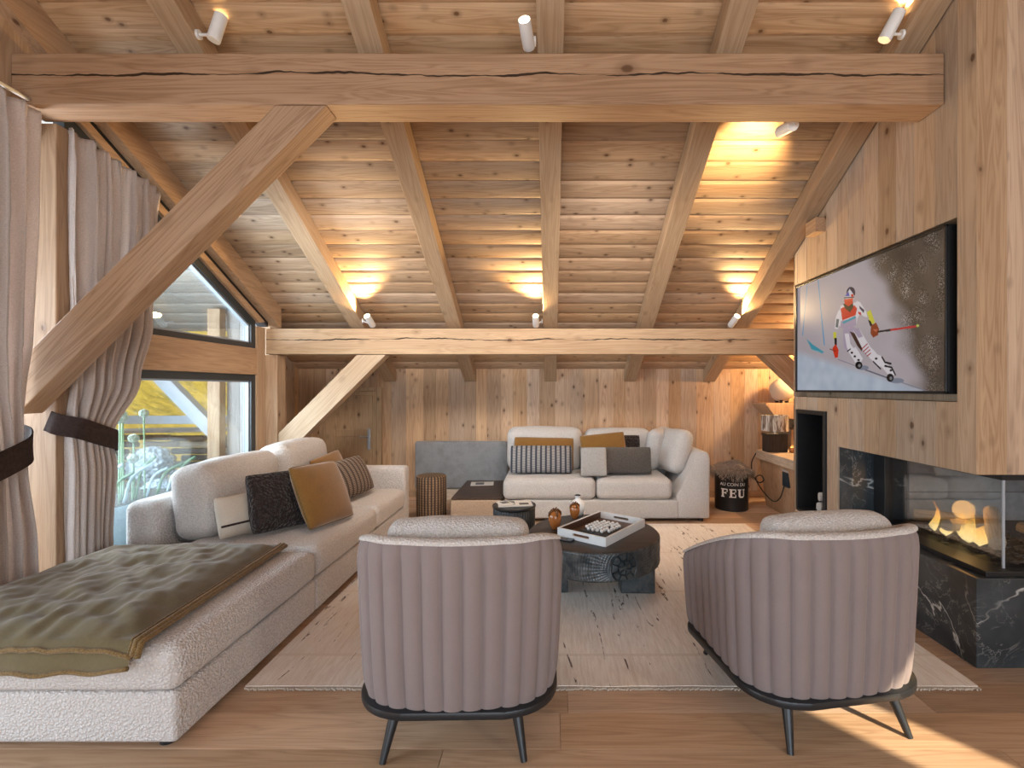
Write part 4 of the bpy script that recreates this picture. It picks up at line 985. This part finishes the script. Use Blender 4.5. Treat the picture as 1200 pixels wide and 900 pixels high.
def armchair(label, loc, rz):
    ch = thing('armchair', label, 'armchair', loc, rz, 'channel back armchairs')
    NN = 27 * 10; P, L = upath(NN); nch = 27
    nrm = []
    for i in range(NN + 1):
        a, b = P[max(0, i - 1)], P[min(NN, i + 1)]; d = Vector((b[0] - a[0], b[1] - a[1])).normalized(); nrm.append(Vector((-d.y, d.x)) * -1)
    sgn = 1 if (nrm[NN // 2].y < 0) else -1
    nrm = [n_ * sgn for n_ in nrm]
    def ztop(y):
        t = max(0, min(1, (y + .29) / .62)); t = t ** 1.25; return .742 - .255 * t
    z0 = .182; scale = lambda q: .925 + .075 * (max(0, q) ** .6)
    def wall(off, chan, zt_off=0, zl=z0, nv=16):
        g = []
        for i in range(NN + 1):
            x, y = P[i]; fr = (i / NN * nch) % 1; col = []
            bul = (abs(sin(pi * fr)) ** .5 - .55) * chan
            for j in range(nv + 1):
                q = j / nv; zt = ztop(y) + zt_off; z = zl + (zt - zl) * q; s = scale((z - z0) / (.742 - z0) if z > z0 else 0)
                tap = min(1, (1 - q) * 6 + .25) * min(1, q * 6 + .5); o_ = off + bul * tap - (.010 * max(0, (q - .93) / .07) if chan else 0)
                col.append((x * s + nrm[i].x * o_, (y + .02) * s - .02 + nrm[i].y * o_, z))
            g.append(col)
        return g
    def quads(bm, g):
        V = [[bm.verts.new(p) for p in c] for c in g]
        for a, b in zip(V, V[1:]):
            for j in range(len(a) - 1): bm.faces.new((a[j], b[j], b[j + 1], a[j + 1]))
        return V
    bm = bmesh.new(); g = wall(0, .019); V = quads(bm, g)
    link('channel_back', bm, M['taupe'], ch, True)
    # boucle rim and inner lining in one sweep
    bm = bmesh.new(); gi = wall(-.044, 0, 0, .24, 10); go = wall(0, .0, 0, z0, 16); prof = []
    for i in range(NN + 1):
        o_, n_ = Vector(go[i][-1]), Vector(gi[i][-1]); c = (o_ + n_) / 2; col = []
        rad = (o_ - n_) / 2
        col.append(o_ + Vector((nrm[i].x, nrm[i].y, 0)) * .0 + Vector((0, 0, -.006)))
        for k in range(9): a = pi * k / 8; col.append(c + rad * .99 * cos(a) + Vector((0, 0, .012 * sin(a))))
        for j in range(9, -1, -1): col.append(Vector(gi[i][j]))
        prof.append(col)
    V = quads(bm, prof)
    link('boucle_lining', bm, M['boucle2'], ch, True)
    Bn_ = wall(-.044, 0, 0, z0, 16)
    for i in (0, NN):      # closing front edge of each arm
        bm = bmesh.new(); A = [Vector(p) for p in g[i]]; Bn = [Vector(p) for p in Bn_[i]]
        va = [bm.verts.new(p) for p in A]; vb = [bm.verts.new(p) for p in Bn]; vc = [bm.verts.new((a + b) / 2 + Vector((0, .02, 0))) for a, b in zip(A, Bn)]
        for j in range(16): bm.faces.new((va[j], va[j + 1], vc[j + 1], vc[j])); bm.faces.new((vc[j], vc[j + 1], vb[j + 1], vb[j]))
        link('arm_front', bm, M['boucle2'], ch, True)
    bm = rbox((.50, .54, .13), .03); mv(bm, (0, .02, .25)); link('seat_base', bm, M['taupe'], ch, True)
    bm = rbox((.50, .52, .13), .05, (0, 0, .015)); mv(bm, (0, .06, .375)); link('seat_cushion', bm, M['boucle2'], ch, True)
    bm = rbox((.50, .12, .37), .05, (0, .02, .012), 8, 5, .012, 3); mv(bm, (0, -.155, .595), (.16, 0, 0)); link('back_cushion', bm, M['boucle2'], ch, True)
    hx, hy, r = .352, .322, .18; pl_ = []
    for cx_, cy_, a0 in ((hx - r, hy - .10, 0), (-hx + r, hy - .10, pi / 2), (-hx + r, -hy + r, pi), (hx - r, -hy + r, 1.5 * pi)):
        rr = r if cy_ < 0 else .10
        cx2 = cx_ if cy_ < 0 else (hx - .10 if cx_ > 0 else -hx + .10)
        for k in range(13): a = a0 + k / 12 * pi / 2; pl_.append((cx2 + rr * cos(a), cy_ + rr * sin(a) - (.018 * max(0, 1 - (cx2 + rr * cos(a)) ** 2 / .04) if cy_ < 0 else 0)))
    bm = bmesh.new(); prism(bm, pl_, 'z', .156, .184, .007); link('seat_frame', bm, M['chairblack'], ch, True, 40)
    for sx in (-1, 1):
        for sy in (-1, 1):
            bm = bmesh.new(); cyl(bm, (sx * .205, sy * .235, .158), (sx * .236, sy * .30, .0185 if sy > 0 else .0), .021, .011, 20); link('leg', bm, M['chairblack'], ch, True, 40)
    return ch
armchair('taupe channel backed armchair in the middle, seen squarely from behind', (-.33, 1.895, 0), .02)
armchair('taupe channel backed armchair turned towards the sofa, nearest the fireplace', (1.003, 1.965, 0), .165)
for o in [o for o in COL.objects if o.name.startswith('armchair')]: pass
# ------------------------------------------------------------------ curtains
def interp(keys, z):
    for a, b in zip(keys, keys[1:]):
        if a[0] >= z >= b[0]:
            t = (a[0] - z) / (a[0] - b[0]); t = t * t * (3 - 2 * t); return [p + (q - p) * t for p, q in zip(a, b)]
    return keys[-1] if z < keys[-1][0] else keys[0]
def curtain(name, label, keys, folds, seed, ztop, tie):
    bm = bmesh.new(); nu, nv = folds * 14, 110; g = {}
    zmin = .012
    for i in range(nu + 1):
        u = i / nu; zt = ztop(u)
        for j in range(nv + 1):
            z = zmin + (zt - zmin) * j / nv; _, yl, yr, xc, amp, zs = interp(keys, z if z < zt - .3 else z)
            y = yl + (yr - yl) * u
            ph = u * folds * 2 * pi + 1.1 * noise.noise(Vector((u * 3, z * .7, seed))) * 2
            fine = max(0, (z - (zt - .17)) / .17)
            a = amp * (1 + .5 * noise.noise(Vector((u * 7, z * .8, seed + 5))))
            x = xc + a * sin(ph) * (1 - .35 * fine) + .012 * sin(ph * 2.3 + z) + fine * .013 * sin(u * folds * 7 * pi)
            if j == nv: x -= .006
            x += .03 * sin(pi * u) * (1 if z < tie else .6)
            y += .014 * cos(ph) + zs * (.5 - abs(u - .5)) * 0
            # cloth between the tie and the rail drapes down towards the tie
            x = max(x, -2.588 if y > 2.545 else -2.508 if y > 2.42 else -2.588)
            g[i, j] = bm.verts.new((x, y, z))
    for i in range(nu):
        for j in range(nv): bm.faces.new((g[i, j], g[i + 1, j], g[i + 1, j + 1], g[i, j + 1]))
    t = thing(name, label, 'curtain', ((keys[0][3]), (keys[0][1] + keys[0][2]) / 2, 0), 0, 'tied back curtains')
    o = wpart('curtain_cloth', bm, M['curtain'], t, True)
    md = o.modifiers.new('cloth thickness', 'SOLIDIFY'); md.thickness = .004
    return t
def band(pts, w, th=.006):
    bm = bmesh.new(); pts = [Vector(p) for p in pts]; V = []
    for i, p in enumerate(pts):
        d = (pts[min(i + 1, len(pts) - 1)] - pts[max(0, i - 1)]).normalized(); up = Vector((0, 0, 1)); up = (up - d * up.dot(d)).normalized(); n = d.cross(up)
        V.append([bm.verts.new(p + up * s * w / 2 + n * q * th / 2) for s, q in ((-1, -1), (1, -1), (1, 1), (-1, 1))])
    for a, b in zip(V, V[1:]):
        for k in range(4): bm.faces.new((a[k], a[(k + 1) % 4], b[(k + 1) % 4], b[k]))
    bm.faces.new(V[0][::-1]); bm.faces.new(V[-1]); return bm
def spl(ctrl, n=8):
    out = []; P = [Vector(p) for p in ctrl]; P = [2 * P[0] - P[1]] + P + [2 * P[-1] - P[-2]]
    for i in range(1, len(P) - 2):
        for k in range(n):
            t = k / n; a, b, c, d = P[i - 1:i + 3]
            out.append(.5 * ((2 * b) + (c - a) * t + (2 * a - 5 * b + 4 * c - d) * t * t + (3 * b - a - 3 * c + d) * t ** 3))
    return out + [P[-2]]
k2 = [(2.65, 2.465, 3.06, -2.495, .028, 0), (2.30, 2.465, 3.03, -2.49, .034, 0), (1.65, 2.462, 2.96, -2.48, .036, 0), (1.30, 2.46, 2.86, -2.475, .034, 0), (.97, 2.455, 2.675, -2.478, .022, 0), (.80, 2.46, 2.70, -2.478, .028, 0), (.45, 2.46, 2.67, -2.48, .034, 0), (0, 2.46, 2.66, -2.48, .036, 0)]
# the cloth starts just behind the post
ct2 = curtain('curtain', 'cream linen curtain tied back beside the window, right of the post', k2, 7, 2, lambda u: 2.60 - .10 * u + .004 * sin(u * 90), .97)
bm = band(spl([(-2.55, 2.424, 1.085), (-2.50, 2.428, 1.065), (-2.43, 2.475, 1.04), (-2.408, 2.56, 1.0), (-2.41, 2.65, .965), (-2.45, 2.70, .95), (-2.52, 2.715, .945), (-2.565, 2.69, .95)]), .105); wpart('leather_tieback', bm, M['strap'], ct2, True, 50)
k1 = [(2.65, 1.30, 2.33, -2.50, .034, 0), (2.2, 1.32, 2.31, -2.495, .040, 0), (1.5, 1.45, 2.27, -2.485, .042, 0), (1.25, 1.6, 2.25, -2.48, .04, 0), (1.02, 1.78, 2.24, -2.475, .034, 0), (.9, 1.80, 2.25, -2.475, .034, 0), (.5, 1.70, 2.30, -2.48, .042, 0), (0, 1.6, 2.33, -2.48, .044, 0)]
ct1 = curtain('curtain', 'cream linen curtain tied back at the left edge, left of the post', k1, 10, 7, lambda u: 2.615 - .01 * u + .004 * sin(u * 110), .97)
bm = band(spl([(-2.54, 2.29, 1.02), (-2.47, 2.27, 1.0), (-2.415, 2.22, .965), (-2.385, 2.12, .93), (-2.37, 2.0, .90), (-2.39, 1.85, .905), (-2.46, 1.76, .92), (-2.55, 1.78, .93)]), .12); wpart('leather_tieback', bm, M['strap'], ct1, True, 50)
rl = thing('curtain_rail', 'slim rail along the left wall carrying the curtains', 'curtain rail', (-2.5, 2.2, 2.635))
bm = bmesh.new(); tube(bm, [(0, -1.0, 0), (0, .09, 0)], .010); link('rod', bm, M['white'], rl, True)
# ------------------------------------------------------------------ spotlights
def spot(label, base, target, energy, size=62, blend=.8, L=.135, r=.030, mount=(-.08, 0, .04)):
    s = thing('spotlight', label, 'spotlight', base, 0, 'white ceiling spotlights'); d = (Vector(target) - Vector(base)).normalized(); p = Vector((0, 0, .012))
    bm = bmesh.new(); lathe(bm, [(0, 0), (r * .96, 0), (r, .004), (r, L), (r * .90, L), (r * .86, L - .012), (0, L - .012)], seg=28)
    q = d.to_track_quat('Z', 'Y').to_matrix().to_4x4(); bmesh.ops.transform(bm, matrix=Matrix.Translation(p) @ q, verts=bm.verts[:]); link('lamp_body', bm, M['white'], s, True, 40)
    bm = bmesh.new(); lathe(bm, [(0, L - .009), (r * .85, L - .009)], seg=24); lathe(bm, [(r * .85, L - .009), (r * .85, L - .0088), (0, L - .0088)], seg=24); bmesh.ops.transform(bm, matrix=Matrix.Translation(p) @ q, verts=bm.verts[:]); link('lens', bm, M['lens'], s)
    mt = Vector(mount); mh = Vector((mt.x, mt.y, 0)).normalized(); bm = bmesh.new(); cyl(bm, p + mh * .02 + d * .03, mt - mh * .008, .007); cyl(bm, mt - mh * .012, mt, .022, seg=24); link('mount', bm, M['white'], s, True, 40)
    ld = bpy.data.lights.new('spot_lamp', 'SPOT'); ld.energy = energy; ld.color = (1, .66, .30); ld.spot_size = radians(size); ld.spot_blend = blend; ld.shadow_soft_size = .025
    lo = bpy.data.objects.new('spot_lamp', ld); COL.objects.link(lo); lo.parent = s; lo.location = p + d * (L + .012); lo.rotation_euler = d.to_track_quat('-Z', 'Y').to_euler()
b0 = W(250, 50, 2.40); spot('white spotlight on the near beam beside the left rafter, tilted right', b0, W(268, -5, 2.42), 60, mount=(-.079, 0, .04))
b0 = W(620, 59, 2.36); spot('white spotlight glowing on the near beam beside the central rafter', b0, b0 + Vector((-.02, -.15, .05)), 40, 80, mount=(.034, 0, .045))
b0 = W(1036, 50, 2.38); spot('white spotlight on the near beam at the right, tilted toward the right', b0, b0 + Vector((.055, -.03, .12)), 60, mount=(.093, 0, .04))
for (px, lab, dx, mx) in ((437, 'white spotlight on the far beam beside the window-side rafter', -.02, -.098), (628, 'white spotlight on the far beam at the middle of the room', .0, .065), (856, 'white spotlight on the far beam near the television wall', .03, .058)):
    b0 = W(px, 383, 4.50); spot(lab, b0, b0 + Vector((dx, -.15, .10)), 110, 105, mount=(mx, 0, .055))
b0 = W(930, 149, 2.52); spot('white spotlight peeking out behind the near beam at the right', b0, b0 + Vector((-.01, .14, .035)), 95, 80, mount=(0, -.058, .03))
# ------------------------------------------------------------------ bay right of the sofa
bu = thing('log_bucket', 'black metal bucket lettered FEU standing in the back right corner', 'bucket', (1.885, 4.98, 0))
R_ = .165; bm = bmesh.new(); lathe(bm, [(0, .0), (R_ - .008, 0), (R_, .008), (R_, .37), (R_ + .004, .376), (R_, .384), (R_ - .006, .38), (R_ - .008, .02), (0, .02)], seg=48); link('bucket_body', bm, M['blackmetal'], bu, True, 40)
def lettering(txt, size, z, r, parent, mat, face):
    cu = bpy.data.curves.new('tmp', 'FONT'); cu.body = txt; cu.size = size; cu.align_x = 'CENTER'; cu.extrude = .0008; to = bpy.data.objects.new('tmp', cu); COL.objects.link(to)
    dg = bpy.context.evaluated_depsgraph_get(); me = bpy.data.meshes.new_from_object(to.evaluated_get(dg)); bpy.data.objects.remove(to)
    bm = bmesh.new(); bm.from_mesh(me); bpy.data.meshes.remove(me); bmesh.ops.subdivide_edges(bm, edges=[e for e in bm.edges if e.calc_length() > .02], cuts=2)
    for v in bm.verts: a = face + v.co.x / r; v.co = Vector((cos(a) * (r + .001 + v.co.z), sin(a) * (r + .001 + v.co.z), z + v.co.y))
    return link('lettering', bm, mat, parent)
fc = math.atan2(-4.98, -1.885) + .10
lettering('AU COIN DU', .044, .262, R_, bu, M['white'], fc); 
bm = bmesh.new(); hL, wL, sw = .085, .066, .020
def stroke(x0, z0, x1, z1): box(bm, (x0, 0, z0), (x1, .0012, z1))
for ch_, ox in (('F', -.118), ('E', -.036), ('U', .046)):
    if ch_ in 'FE':
        stroke(ox + .008, 0, ox + .008 + sw, hL); stroke(ox, 0, ox + .036, .009); stroke(ox, hL - .010, ox + wL, hL); stroke(ox + wL - .008, hL - .030, ox + wL, hL - .010); stroke(ox + .028, hL * .46, ox + .048, hL * .46 + .010); stroke(ox + .048, hL * .38, ox + .054, hL * .38 + .026)
        if ch_ == 'E': stroke(ox + .036, 0, ox + wL, .010); stroke(ox + wL - .008, .010, ox + wL, .030)
    else:
        stroke(ox, hL - .009, ox + .036, hL); stroke(ox + .008, .014, ox + .008 + sw, hL - .009); stroke(ox + .050, hL - .009, ox + .078, hL); stroke(ox + .060, .014, ox + .070, hL - .009); stroke(ox + .014, .004, ox + .064, .014); stroke(ox + .022, 0, ox + .056, .004)
bmesh.ops.subdivide_edges(bm, edges=[e for e in bm.edges if e.calc_length() > .02], cuts=2)
for v in bm.verts: a = fc + (v.co.x) / R_; rr = R_ + .0022 - v.co.y; v.co = Vector((cos(a) * rr, sin(a) * rr, .145 + v.co.z))
link('lettering', bm, M['white'], bu)
fu = thing('fur_throw', 'taupe shaggy fur hanging over the rim of the black bucket', 'fur throw', (1.885, 4.98, .385))
bm = bmesh.new()
for k in range(2600):
    a = random.uniform(0, 2 * pi); q = sqrt(random.random()); rr = q * (R_ + .035); drop = -.045 * max(0, (q - .78) / .22) ** 1.5 * (1 + .9 * sin(a * 3 + 1))
    hgt = .085 * (1 - q ** 2.2) + drop + .03 * noise.noise(Vector((rr * cos(a) * 9, rr * sin(a) * 9, 0))) + .012
    if q > .8: rr = R_ + .028 + .014 * random.random()
    p = Vector((rr * cos(a), rr * sin(a), hgt)); out = Vector((cos(a) * (.3 + q), sin(a) * (.3 + q), .9 - 1.6 * q)).normalized(); out = (out + Vector((random.uniform(-.7, .7), random.uniform(-.7, .7), random.uniform(-.5, .5)))).normalized(); out -= Vector((cos(a), sin(a), 0)) * min(0, out.x * cos(a) + out.y * sin(a)) * (1 if q > .7 else 0); out.z = max(out.z, .1) if q < .8 else out.z; L = random.uniform(.022, .042)
    sd = out.orthogonal().normalized() * .005; t3 = out.cross(sd).normalized() * .005
    v = [bm.verts.new(p + sd), bm.verts.new(p - sd), bm.verts.new(p + t3), bm.verts.new(p + out * L + Vector((0, 0, -.012)))]
    bm.faces.new((v[0], v[1], v[3])); bm.faces.new((v[1], v[2], v[3])); bm.faces.new((v[2], v[0], v[3]))
link('shag', bm, M['fur'], fu)
bm = bmesh.new(); lathe(bm, [(R_ + .018, -.012), (R_ + .022, .008), (R_ * .9, .045), (R_ * .5, .075), (0, .085)], seg=30)
for v in bm.verts: v.co += Vector((0, 0, .02 * noise.noise(v.co * 9)))
link('pelt', bm, M['fur'], fu, True)
cs = thing('wall_console', 'stone topped wall console in the corner behind the television wall', 'console', (2.5, 4.7, 0))
bm = bmesh.new(); prism(bm, [(2.20, 5.12), (2.20, 4.15), (3.2, 4.15), (3.2, 5.12)], 'z', .505, .595, .004); wpart('stone_top', bm, M['travertine'], cs)
bm = bmesh.new(); prism(bm, [(2.23, 5.1), (2.23, 4.2), (3.2, 4.2), (3.2, 5.1)], 'z', .0, .503, .004)
for v in bm.verts:
    if v.co.z < .1 and v.co.x < 2.5: v.co.x += .07
wpart('timber_base', bm, M['post'], cs)
us = thing('corner_shelf', 'thick timber shelf above the lamp in the corner bay', 'shelf', (2.6, 4.9, .85))
bm = bmesh.new(); prism(bm, [(2.315, 1.07), (2.315, 1.09), (3.29, 1.09), (3.29, .80), (2.41, .95)], 'y', 5.13, 5.47, .003)
wpart('shelf_board', bm, M['post'], us)
wpart('side_panel', B((2.62, 5.2, .597), (3.29, 5.47, .80), .003), M['plank_z'], us)
v = thing('ceramic_vase', 'round cream ceramic jar standing on the shelf behind the television', 'jar', (2.555, 5.28, 1.092)); bm = bmesh.new()
lathe(bm, [(0, .02), (.06, .02), (.10, .06), (.125, .13), (.118, .19), (.08, .235), (.05, .25), (.045, .262), (.04, .25), (0, .24)], seg=36); link('body', bm, M['cream'], v, True)
for a in (0, 2.1, 4.2): bm = bmesh.new(); cyl(bm, (.06 * cos(a), .06 * sin(a), 0), (.06 * cos(a), .06 * sin(a), .03), .018); link('foot', bm, M['lampbase'], v, True)
lm = thing('table_lamp', 'table lamp with birch bark shade and black block base on console', 'lamp', (2.315, 4.93, .597))
link('lamp_base', B((-.10, -.07, 0), (.10, .07, .19), .004), M['lampbase'], lm)
bm = bmesh.new(); cyl(bm, (0, 0, .19), (0, 0, .225), .012); link('lamp_neck', bm, M['chrome'], lm)
bm = bmesh.new(); lathe(bm, [(.128, .215), (.130, .215), (.130, .375), (.128, .375), (.126, .375), (.126, .215), (.128, .215)], seg=44); link('lamp_shade', bm, M['shade'], lm, True, 40)
bm = bmesh.new(); bmesh.ops.create_uvsphere(bm, u_segments=14, v_segments=10, radius=.03); mv(bm, (0, 0, .28)); link('bulb', bm, M['lens'], lm, True)
for k, (x, y, lab) in enumerate([(2.46, 4.86, 'glowing amber tealight right of the bark lamp base'), (2.54, 4.80, 'second glowing tealight farther right of the bark lamp base')]):
    c_ = thing('tealight', lab, 'candle', (x, y, .597), 0, 'tealights on the console'); bm = bmesh.new(); lathe(bm, [(0, 0), (.028, 0), (.03, .05), (.027, .05), (.025, .01), (0, .01)], seg=20); link('cup', bm, M['amber'], c_, True)
    bm = bmesh.new(); lathe(bm, [(0, .01), (.012, .02), (.016, .05), (.008, .085), (0, .11)], seg=12); link('flame', bm, M['flame'], c_, True)
so = thing('wall_socket', 'dark socket plate on the console base', 'socket', (2.255, 4.55, .38)); link('plate', B((-.02, -.06, -.07), (.004, .06, .07), .003), M['socket'], so); link('upper_plate', B((-.021, -.06, .075), (.003, .06, .15), .003), M['rail'], so)
pts = spl([(2.20, 5.11, .56), (2.16, 5.13, .45), (2.17, 5.12, .32), (2.19, 5.02, .26), (2.21, 4.95, .30), (2.20, 5.0, .34), (2.17, 5.05, .30), (2.19, 4.95, .20), (2.21, 4.75, .13), (2.22, 4.62, .19), (2.235, 4.56, .33)], 6)
bm = bmesh.new(); tube(bm, pts, .006); cb = link('power_cord', bm, M['black'], None, True); tag(cb, 'black lamp cord looping down beside the console', 'cord')
# ------------------------------------------------------------------ outside the window
bm = bmesh.new(); box(bm, (-6.2, -3, -.12), (-2.71, 6.5, -.02)); struct('floor_terrace', bm, M['stone'])
bm = bmesh.new(); boards(bm, -5.2, -2.72, 4.80, .4, lambda y: ((0, y, ZC(y) - .03), nup)); prism(bm, [(4.8, ZC(4.8) - .02), (.4, ZC(.4) - .02), (.4, ZC(.4) + .1), (4.8, ZC(4.8) + .1)], 'x', -5.2, -2.72); struct('ceiling_eave', bm, M['ext_soffit'])
bm = bmesh.new(); e = widths(-3.02, -2.71, .09, .13)
for a, b in zip(e, e[1:]): plank(bm, a, b, -.02, 1.98, 1.98, lambda a, d: (a, 4.46 + d))
struct('wall_exterior', bm, M['ext_wood'])
timber('balcony_post', 'weathered post standing outside the window at the house corner', 'post', (-3.14, 4.37, -.02), (.115, .085, 2.0), M['post'])
brace('balcony_brace', 'grey diagonal brace outside, left of the weathered post', 'brace', [(-3.142, .80), (-3.142, .97), (-3.76, 1.60), (-3.92, 1.60)], 4.38, 4.47, -pi / 4, M['rail'], None)
timber('balcony_beam', 'weathered beam over the terrace behind the transom', 'beam', (-5.0, 4.37, 1.61), (1.98, .1, .12), M['ext_wood'])
rl = thing('balcony_railing', 'grey horizontal terrace rail beyond the glass', 'railing', (-4.2, 4.62, 0)); bm = B((-1.4, -.02, .905), (1.17, .02, .985), .004); link('top_rail', bm, M['rail'], rl); link('rail_post', B((-1.3, -.02, -.02), (-1.25, .02, .905)), M['rail'], rl); link('rail_post', B((1.1, -.02, -.02), (1.15, .02, .905)), M['rail'], rl)
rows = []
for j in range(11):
    for i in range(4): rows.append((-4.60 + i * .41 + (.10 if j % 2 else 0), j))
lgm = [logmesh(random.uniform(.34, .395), .034, seed=40 + k) for k in range(5)]; lme = []
for b in lgm:
    me = bpy.data.meshes.new('firewood_log'); b.to_mesh(me); b.free(); me.materials.append(M['log'] if len(lme) % 2 else M['bark']); lme.append(me)
for x, j in rows:
    for q in range(1):
        o = bpy.data.objects.new('firewood_log', lme[random.randrange(5)]); COL.objects.link(o); o.location = (x, 5.02 + random.uniform(-.03, .03), .03 + j * .070); o.rotation_euler = (random.random() * 6, 0, random.uniform(-.03, .03)); tag(o, 'split firewood log in the stack on the terrace', 'log', 'firewood stacked outside')
o = link('woodpile_cover', B((0, 0, 0), (1.35, .4, .025)), M['ext_wood']); o.location = (-4.65, 4.83, .785); o.rotation_euler = (0, -.02, 0); tag(o, 'weathered board covering the firewood stack outside', 'board')
pt = thing('terrace_planter', 'large pale planter outside the glass, below the round flower heads', 'planter', (-2.95, 3.25, -.02)); bm = B((-.17, -.40, 0), (.17, .42, .50), .02); link('planter_box', bm, M['planter'], pt); link('soil', B((-.15, -.38, .49), (.15, .40, .505)), M['pebble'], pt)
random.seed(11)
for k in range(20):
    x, y = -3.06 + .075 * (k % 4), 2.94 + .10 * (k // 4); h = (.30, .60, .42, .52)[(k * 7 + k // 4) % 4] + random.uniform(-.04, .04); tx, ty = random.uniform(-.006, .006), random.uniform(-.01, .01)
    al = thing('allium', 'pale green round allium flower on a thin stem outside the window', 'flower', (x, y, .486), 0, 'alliums in the planter')
    bm = bmesh.new(); tube(bm, spl([(0, 0, 0), (tx * .4, ty * .4, h * .5), (tx, ty, h)], 5), .005, 6); link('stem', bm, M['stem'], al, True)
    bm = bmesh.new(); bmesh.ops.create_icosphere(bm, subdivisions=3, radius=random.uniform(.028, .034))
    for v in bm.verts: v.co *= 1 + .12 * noise.noise(v.co * 160)
    mv(bm, (tx, ty, h + .02)); link('flower_head', bm, M['allium'], al, True)
for k in range(9):
    x, y = -2.83, 2.90 + k * .09; a = random.uniform(-.25, .25); L = random.uniform(.2, .34)
    bm = band(spl([(0, 0, 0), (.05 * cos(a), .05 * sin(a), L * .6), (.17 * cos(a), .17 * sin(a), L * .9)], 5), .02, .003); o = link('strap_leaf', bm, M['planter'] if k % 2 else M['leafg'], None, True); o.location = (x, y, .486); tag(o, 'long arching leaf among the alliums outside the window', 'leaf', 'leaves in the planter')
for k, (x, y, z, r) in enumerate([(-3.42, 4.1, .60, .155), (-2.93, 3.93, .45, .12), (-3.20, 3.90, .40, .115), (-3.72, 4.38, .52, .14), (-3.28, 3.62, .22, .13), (-3.52, 4.45, .24, .13)]):
    hb = thing('hydrangea', 'rounded pale blue hydrangea bloom outside the glass before the woodpile', 'hydrangea', (x, y, 0), 0, 'pale hydrangeas'); bm = bmesh.new(); bmesh.ops.create_icosphere(bm, subdivisions=5, radius=r)
    for v in bm.verts: n_ = v.co.normalized(); v.co *= .93 + .16 * noise.noise(n_ * 7 + Vector((k, 0, 0))) + .05 * noise.noise(n_ * 22)
    mv(bm, (0, 0, z)); link('bloom', bm, M['hydrangea'], hb, True)
    bm = bmesh.new(); tube(bm, [(0, 0, -.02), (.02, 0, z * .5), (0, 0, z - r * .5)], .012); link('stem', bm, M['stem'], hb, True)
bm = bmesh.new(); g = {}
for i in range(60):
    for j in range(60):
        x = -6.3 - i * .5; y = -2 + j * .8; g[i, j] = bm.verts.new((x, y, -.7 + i * .5 * .62 + .35 * noise.noise(Vector((x * .5, y * .5, 0)))))
for i in range(59):
    for j in range(59): bm.faces.new((g[i, j], g[i + 1, j], g[i + 1, j + 1], g[i, j + 1]))
o = struct('hillside', bm, M['slope'], True); o['label'] = 'golden autumn hillside beyond the terrace'
# ------------------------------------------------------------------ light
wd = bpy.data.worlds.new('sky'); SC.world = wd; wd.use_nodes = True; bgn = wd.node_tree.nodes['Background']; bgn.inputs[0].default_value = (.70, .85, 1.0, 1); bgn.inputs[1].default_value = 1.7
sd = bpy.data.lights.new('sun', 'SUN'); sd.energy = 11; sd.angle = radians(.6); sd.color = (1, .86, .62); s = bpy.data.objects.new('sun', sd); COL.objects.link(s)
s.rotation_euler = Vector((-.64, .77, -.577)).to_track_quat('-Z', 'Y').to_euler()
def area(name, loc, direction, sx, sy, energy, color):
    l = bpy.data.lights.new(name, 'AREA'); l.shape = 'RECTANGLE'; l.size = sx; l.size_y = sy; l.energy = energy; l.color = color
    o = bpy.data.objects.new(name, l); COL.objects.link(o); o.location = loc; o.rotation_euler = Vector(direction).to_track_quat('-Z', 'Y').to_euler(); return o
area('rear_window_daylight', (.35, -2.55, 1.25), (0, 1, -.02), 4.3, 2.1, 96, (.80, .90, 1.0))
area('side_window_daylight', (-3.3, .55, 1.25), (1, .12, -.05), 1.5, 1.7, 45, (.74, .87, 1.0))
area('terrace_daylight', (-3.62, 2.72, 1.30), (1, .30, -.05), 1.25, 1.3, 190, (.74, .87, 1.0))
area('right_window_daylight', (3.82, -1.5, 2.05), (-.64, .77, -.42), .7, 1.1, 55, (1, .84, .66))
def point(name, loc, e, col, r=.05):
    l = bpy.data.lights.new(name, 'POINT'); l.energy = e; l.color = col; l.shadow_soft_size = r; o = bpy.data.objects.new(name, l); COL.objects.link(o); o.location = loc
for i, x in enumerate((-1.38, .46)):  # added fill spots, unseen behind the near beam, brightening the back of the room
    l = bpy.data.lights.new('added_fill_spot', 'SPOT'); l.energy = 140; l.color = (1, .89, .78); l.spot_size = radians(112); l.spot_blend = 1; l.shadow_soft_size = .22
    o = bpy.data.objects.new('added_fill_spot', l); COL.objects.link(o); o.location = (x, 2.62, 2.52); o.rotation_euler = Vector((0, 1, -.75)).to_track_quat('-Z', 'Y').to_euler()
point('bay_ceiling_lamp', (2.78, 4.90, 1.60), 62, (1, .62, .28), .06)
point('lamp_bulb', (2.315, 4.93, .88), 1.2, (1, .7, .4), .03)
point('fire_glow', (2.2, 2.56, .60), 1.2, (1, .5, .15), .05)
vs = SC.view_settings; vs.view_transform = 'Standard'; vs.look = 'None'; vs.gamma = 1; vs.use_curve_mapping = False; vs.exposure = 0.0
SC.display_settings.display_device = 'sRGB'
SC.cycles.use_denoising = True; SC.cycles.max_bounces = 8; SC.cycles.diffuse_bounces = 5; SC.cycles.transparent_max_bounces = 12
SC.cycles.sample_clamp_indirect = 4.0
